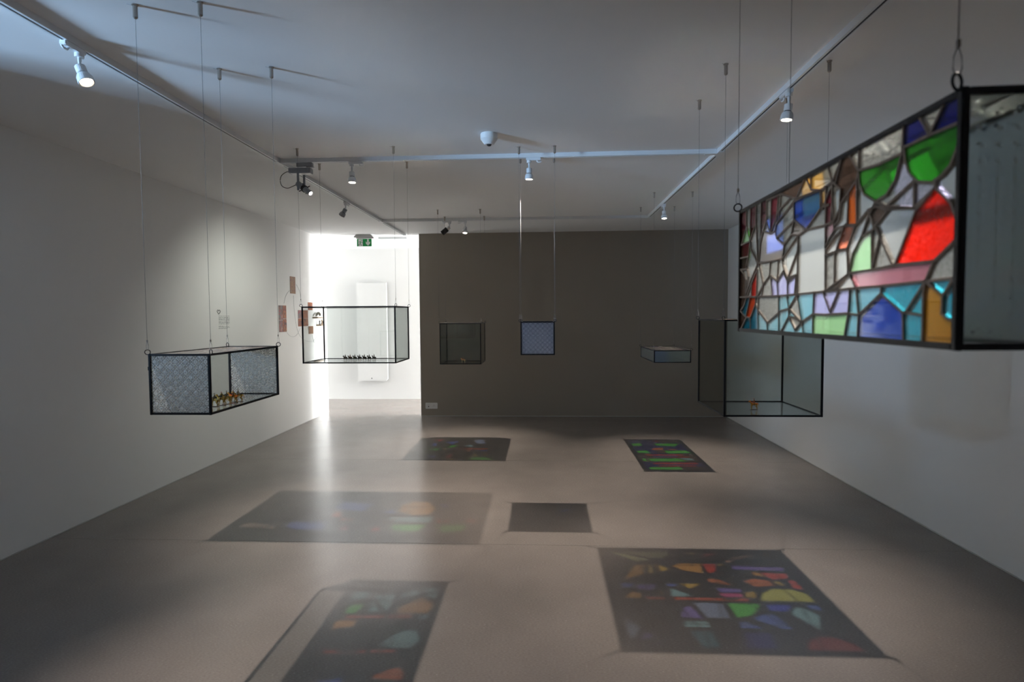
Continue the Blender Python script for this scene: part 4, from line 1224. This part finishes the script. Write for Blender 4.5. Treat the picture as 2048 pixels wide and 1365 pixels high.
limb([(0.245, 0.35), (0.235, 0.52), (0.215, 0.60)], 0.0058)
limb([(0.275, 0.35), (0.26, 0.45)], 0.0050)
limb([(0.23, 0.34), (0.165, 0.36), (0.145, 0.46)], 0.0028)
limb([(0.285, 0.36), (0.335, 0.49), (0.41, 0.52)], 0.0028)
limb([(0.215, 0.58), (0.195, 0.77), (0.085, 0.785)], 0.0034)
limb([(0.235, 0.58), (0.285, 0.77), (0.335, 0.92)], 0.0034)
bmesh.ops.create_icosphere(man, subdivisions=2, radius=0.0062, matrix=Matrix.Translation((-PW_ / 2 + 0.295 * PW_, -0.0045, -0.060 - 0.20 * PH_)))
bmesh.ops.scale(man, verts=man.verts[:], vec=(1, 0.3, 1), space=Matrix.Translation((0, 0.0045, 0)))
link('running_figure', to_mesh(man, 'running_figure'), 'sign_green', pn)

ra = thing('radiator', 'tall flat white panel radiator on the bright passage wall', 'radiator', (-2.948, YP - 0.002, 0.33))
rb = bmesh.new()
pr = [(-0.255, 0.0), (-0.235, 0.0), (0.232, 0.0), (0.262, 0.035), (0.262, 1.69), (-0.262, 1.69), (-0.262, 0.02)]
me = prism_mesh(pr, 0.045, 'panel')
o = link('panel', me, 'radiator', ra)
o.matrix_local = Matrix.Translation((0, -0.045, 0)) @ Matrix.Rotation(R90, 4, 'X')
for x in (-0.17, 0.17):
    for z in (0.25, 1.40):
        box('bracket', (x - 0.02, -0.047, z), (x + 0.02, 0.0, z + 0.06), 'grey_plastic', ra)
k_ = lathe('valve_knob', [(0.009, 0.0), (0.009, 0.006), (0.006, 0.009)], 'black', ra, 16, Matrix.Translation((-0.017, -0.090, 0.044)) @ Matrix.Rotation(R90, 4, 'X'))
lathe('indicator', [(0.0045, 0.0), (0.0045, 0.003)], 'grey_plastic', ra, 12, Matrix.Translation((0.085, -0.090, 0.295)) @ Matrix.Rotation(R90, 4, 'X'))

so = thing('wall_socket', 'white double socket plate low on the dark wall beside the passage', 'socket', (-1.6125, YB, 0.1515))
box('plate', (-0.0875, -0.016, -0.044), (0.0875, 0.0, 0.044), 'white_plastic', so, 0.005)
box('insert', (-0.066, -0.0175, -0.026), (-0.008, -0.015, 0.028), 'white_plastic', so, 0.001)
box('insert', (0.012, -0.0175, -0.028), (0.062, -0.015, 0.020), 'white_plastic', so, 0.001)
box('jack_opening', (-0.047, -0.0185, -0.018), (-0.033, -0.017, -0.004), 'black', so)
box('print_strip', (-0.056, -0.0180, 0.013), (-0.030, -0.017, 0.017), 'grey_plastic', so)
for x, z in ((0.026, -0.003), (0.048, -0.003), (0.038, 0.012)):
    lathe('pin_hole', [(0.0028, 0), (0.0028, 0.0018)], 'black', so, 10, Matrix.Translation((x, -0.0172, z)) @ Matrix.Rotation(R90, 4, 'X'))

# ------------------------------------------------------------------ prints, cords, small shelves and the text on the left wall
AR = PRE['art']
OR = [(0.03, 0.008, 0.005), (0.20, 0.03, 0.012), (0.40, 0.12, 0.03), (0.10, 0.02, 0.012), (0.42, 0.22, 0.09)]
MX = [(0.03, 0.04, 0.05), (0.22, 0.07, 0.04), (0.14, 0.16, 0.16), (0.32, 0.03, 0.05), (0.42, 0.32, 0.22)]
BL = [(0.02, 0.03, 0.08), (0.24, 0.06, 0.02), (0.32, 0.18, 0.06), (0.12, 0.02, 0.015), (0.45, 0.38, 0.28)]
for nm, cols, sc, sd in (('pr_a', BL, 26, 1), ('pr_b', MX, 9, 2), ('pr_c', OR, 11, 3), ('pr_d', MX, 11, 4), ('pr_e', OR, 16, 5), ('pr_f', BL, 24, 6), ('pr_g', OR, 9, 8)):
    MAT[nm] = print_mat('printed photograph ' + nm[-1], cols, sc, sd)


def art(label, quad, cells, group='small prints pinned to the white wall'):
    """sheet on the left wall; QUAD: four (y, z) corners; CELLS: (u0, u1, v0, v1, material) glued photographs"""
    ys_ = [q[0] for q in quad]
    zs_ = [q[1] for q in quad]
    a, b = (quad[0][0] + quad[3][0]) / 2, (quad[1][0] + quad[2][0]) / 2
    z1, z0 = (quad[0][1] + quad[1][1]) / 2, (quad[2][1] + quad[3][1]) / 2
    t = thing('art_print', label, 'print', (XL, a, z0), 0, group)
    W_, H_ = b - a, z1 - z0
    box('backing', (0.0, 0.0, 0.0), (0.003, W_, H_), 'white_plastic', t)
    for u0, u1, v0, v1, m in cells:
        box('photograph', (0.0025, u0 * W_, v0 * H_), (0.0045 + 0.001 * u0, u1 * W_, v1 * H_), m, t)
    return t


art('narrow reddish print pinned highest on the white wall', AR['top'], [(0, 1, 0, 1, 'pr_a')])
art('tallest print on the white wall, pasted from four photographs of grey and red', AR['tall'], [(0, .52, .45, 1, 'pr_b'), (.54, 1, .5, 1, 'pr_c'), (0, .5, 0, .44, 'pr_d'), (.52, 1, 0, .49, 'pr_g')])
art('square orange print of four photographs behind the clear case post', AR['cluster'], [(0, .4, .5, 1, 'pr_d'), (.42, 1, .5, 1, 'pr_e'), (0, .4, 0, .49, 'pr_c'), (.42, 1, 0, .49, 'pr_g')])
art('small ochre print crossed by the top bar of the clear case', AR['small'], [(0, .5, 0, 1, 'pr_g'), (.52, 1, 0, 1, 'pr_e')])
art('small print with a green oval, lowest of the prints on the wall', AR['low'], [(0, 1, 0, 1, 'pr_f')])


def ledge(label, q, objs):
    y0, z0 = q[0]
    y1 = q[1][0]
    t = thing('wall_shelf', label, 'shelf', (XL, y0, z0), 0)
    box('board', (0, 0, -0.02), (0.075, y1 - y0, 0.0), 'shelf', t, 0.002)
    return t


ledge('upper tiny wooden shelf holding a dark curled object', AR['shelf1'], 1)
ledge('lower tiny wooden shelf with little brown pieces standing on it', AR['shelf2'], 3)
y_, z_ = AR['shelf1'][0]
y2_ = AR['shelf1'][1][0]
ob = thing('shelf_object', 'dark curled little sculpture on the upper tiny shelf', 'sculpture', (XL + 0.04, (y_ + y2_) / 2, z_))
me = skinned('curl', [(0, -0.07, 0.012), (0, -0.03, 0.035), (0, 0.02, 0.055), (0, 0.07, 0.045), (0, 0.085, 0.015)], [(0, 1), (1, 2), (2, 3), (3, 4)], [0.010, 0.018, 0.022, 0.018, 0.012])
link('curl', me, 'bronze', ob)
y_, z_ = AR['shelf2'][0]
y2_ = AR['shelf2'][1][0]
for i, (fy, hh, m) in enumerate(((0.22, 0.06, 'lamp_grey'), (0.72, 0.075, 'shelf'), (0.92, 0.05, 'base'))):
    ob = thing('shelf_object', ['slim grey piece on the lower tiny shelf', 'light brown piece in the middle of the lower tiny shelf', 'dark brown stub at the far end of the lower tiny shelf'][i], 'sculpture', (XL + 0.04, y_ + fy * (y2_ - y_), z_))
    lathe('piece', [(0.012, 0.0), (0.014, 0.012), (0.006, hh * 0.45), (0.012, hh * 0.75), (0.004, hh)], m, ob, 12)


def smooth_pts(p, n=6):
    out = []
    for i in range(len(p) - 1):
        p0, p1, p2, p3 = p[max(i - 1, 0)], p[i], p[i + 1], p[min(i + 2, len(p) - 1)]
        for s in range(n):
            t = s / n
            out.append(tuple(0.5 * (2 * p1[a] + (p2[a] - p0[a]) * t + (2 * p0[a] - 5 * p1[a] + 4 * p2[a] - p3[a]) * t * t + (3 * p1[a] - p0[a] - 3 * p2[a] + p3[a]) * t ** 3) for a in (0, 1)))
    out.append(p[-1])
    return out


CL = ['cord arching from the tall print up to the highest print', 'cord falling from the highest print to the clear case corner', 'longest pale cord looping down the wall and back up to the lower shelf',
      'cord sagging between the tall print and the orange print', 'cord running flat along the wall under the lowest print', 'short cord between the orange print and the lowest print']
for n_, (lab, l) in enumerate(zip(CL, AR['wires'])):
    q = smooth_pts(l)
    o = tube('looped_thread', [(XL + 0.0030 + 0.0050 * n_, y, z) for y, z in q], 0.0019, 'cord', None, 5)
    o['label'] = 'thin grey ' + lab
    o['category'] = 'thread'
    o['group'] = 'cords between the prints'

tx = thing('wall_text_sign', 'vinyl wall text of two paragraphs under a small outlined heart', 'wall text', (XL, 0, 0))
hp = smooth_pts(AR['heart'], 4)
tube('heart_outline', [(0.0012, y, z) for y, z in hp], 0.0035, 'ink', tx, 5)
rt_ = random.Random(3)
for (y0, z0), (y1, z1) in AR['text']:
    bm = bmesh.new()
    y = y0
    while y < y1 - 0.01:
        wl = rt_.uniform(0.012, 0.05)
        e = min(y + wl, y1)
        hh = rt_.uniform(0.0014, 0.0026)
        zz = z0 + (z1 - z0) * (y - y0) / (y1 - y0)
        add_box(bm, (0, y, zz - hh), (0.0006, e, zz + hh))
        y = e + 0.008
    link('text_line', to_mesh(bm, 'text_line'), 'ink', tx)
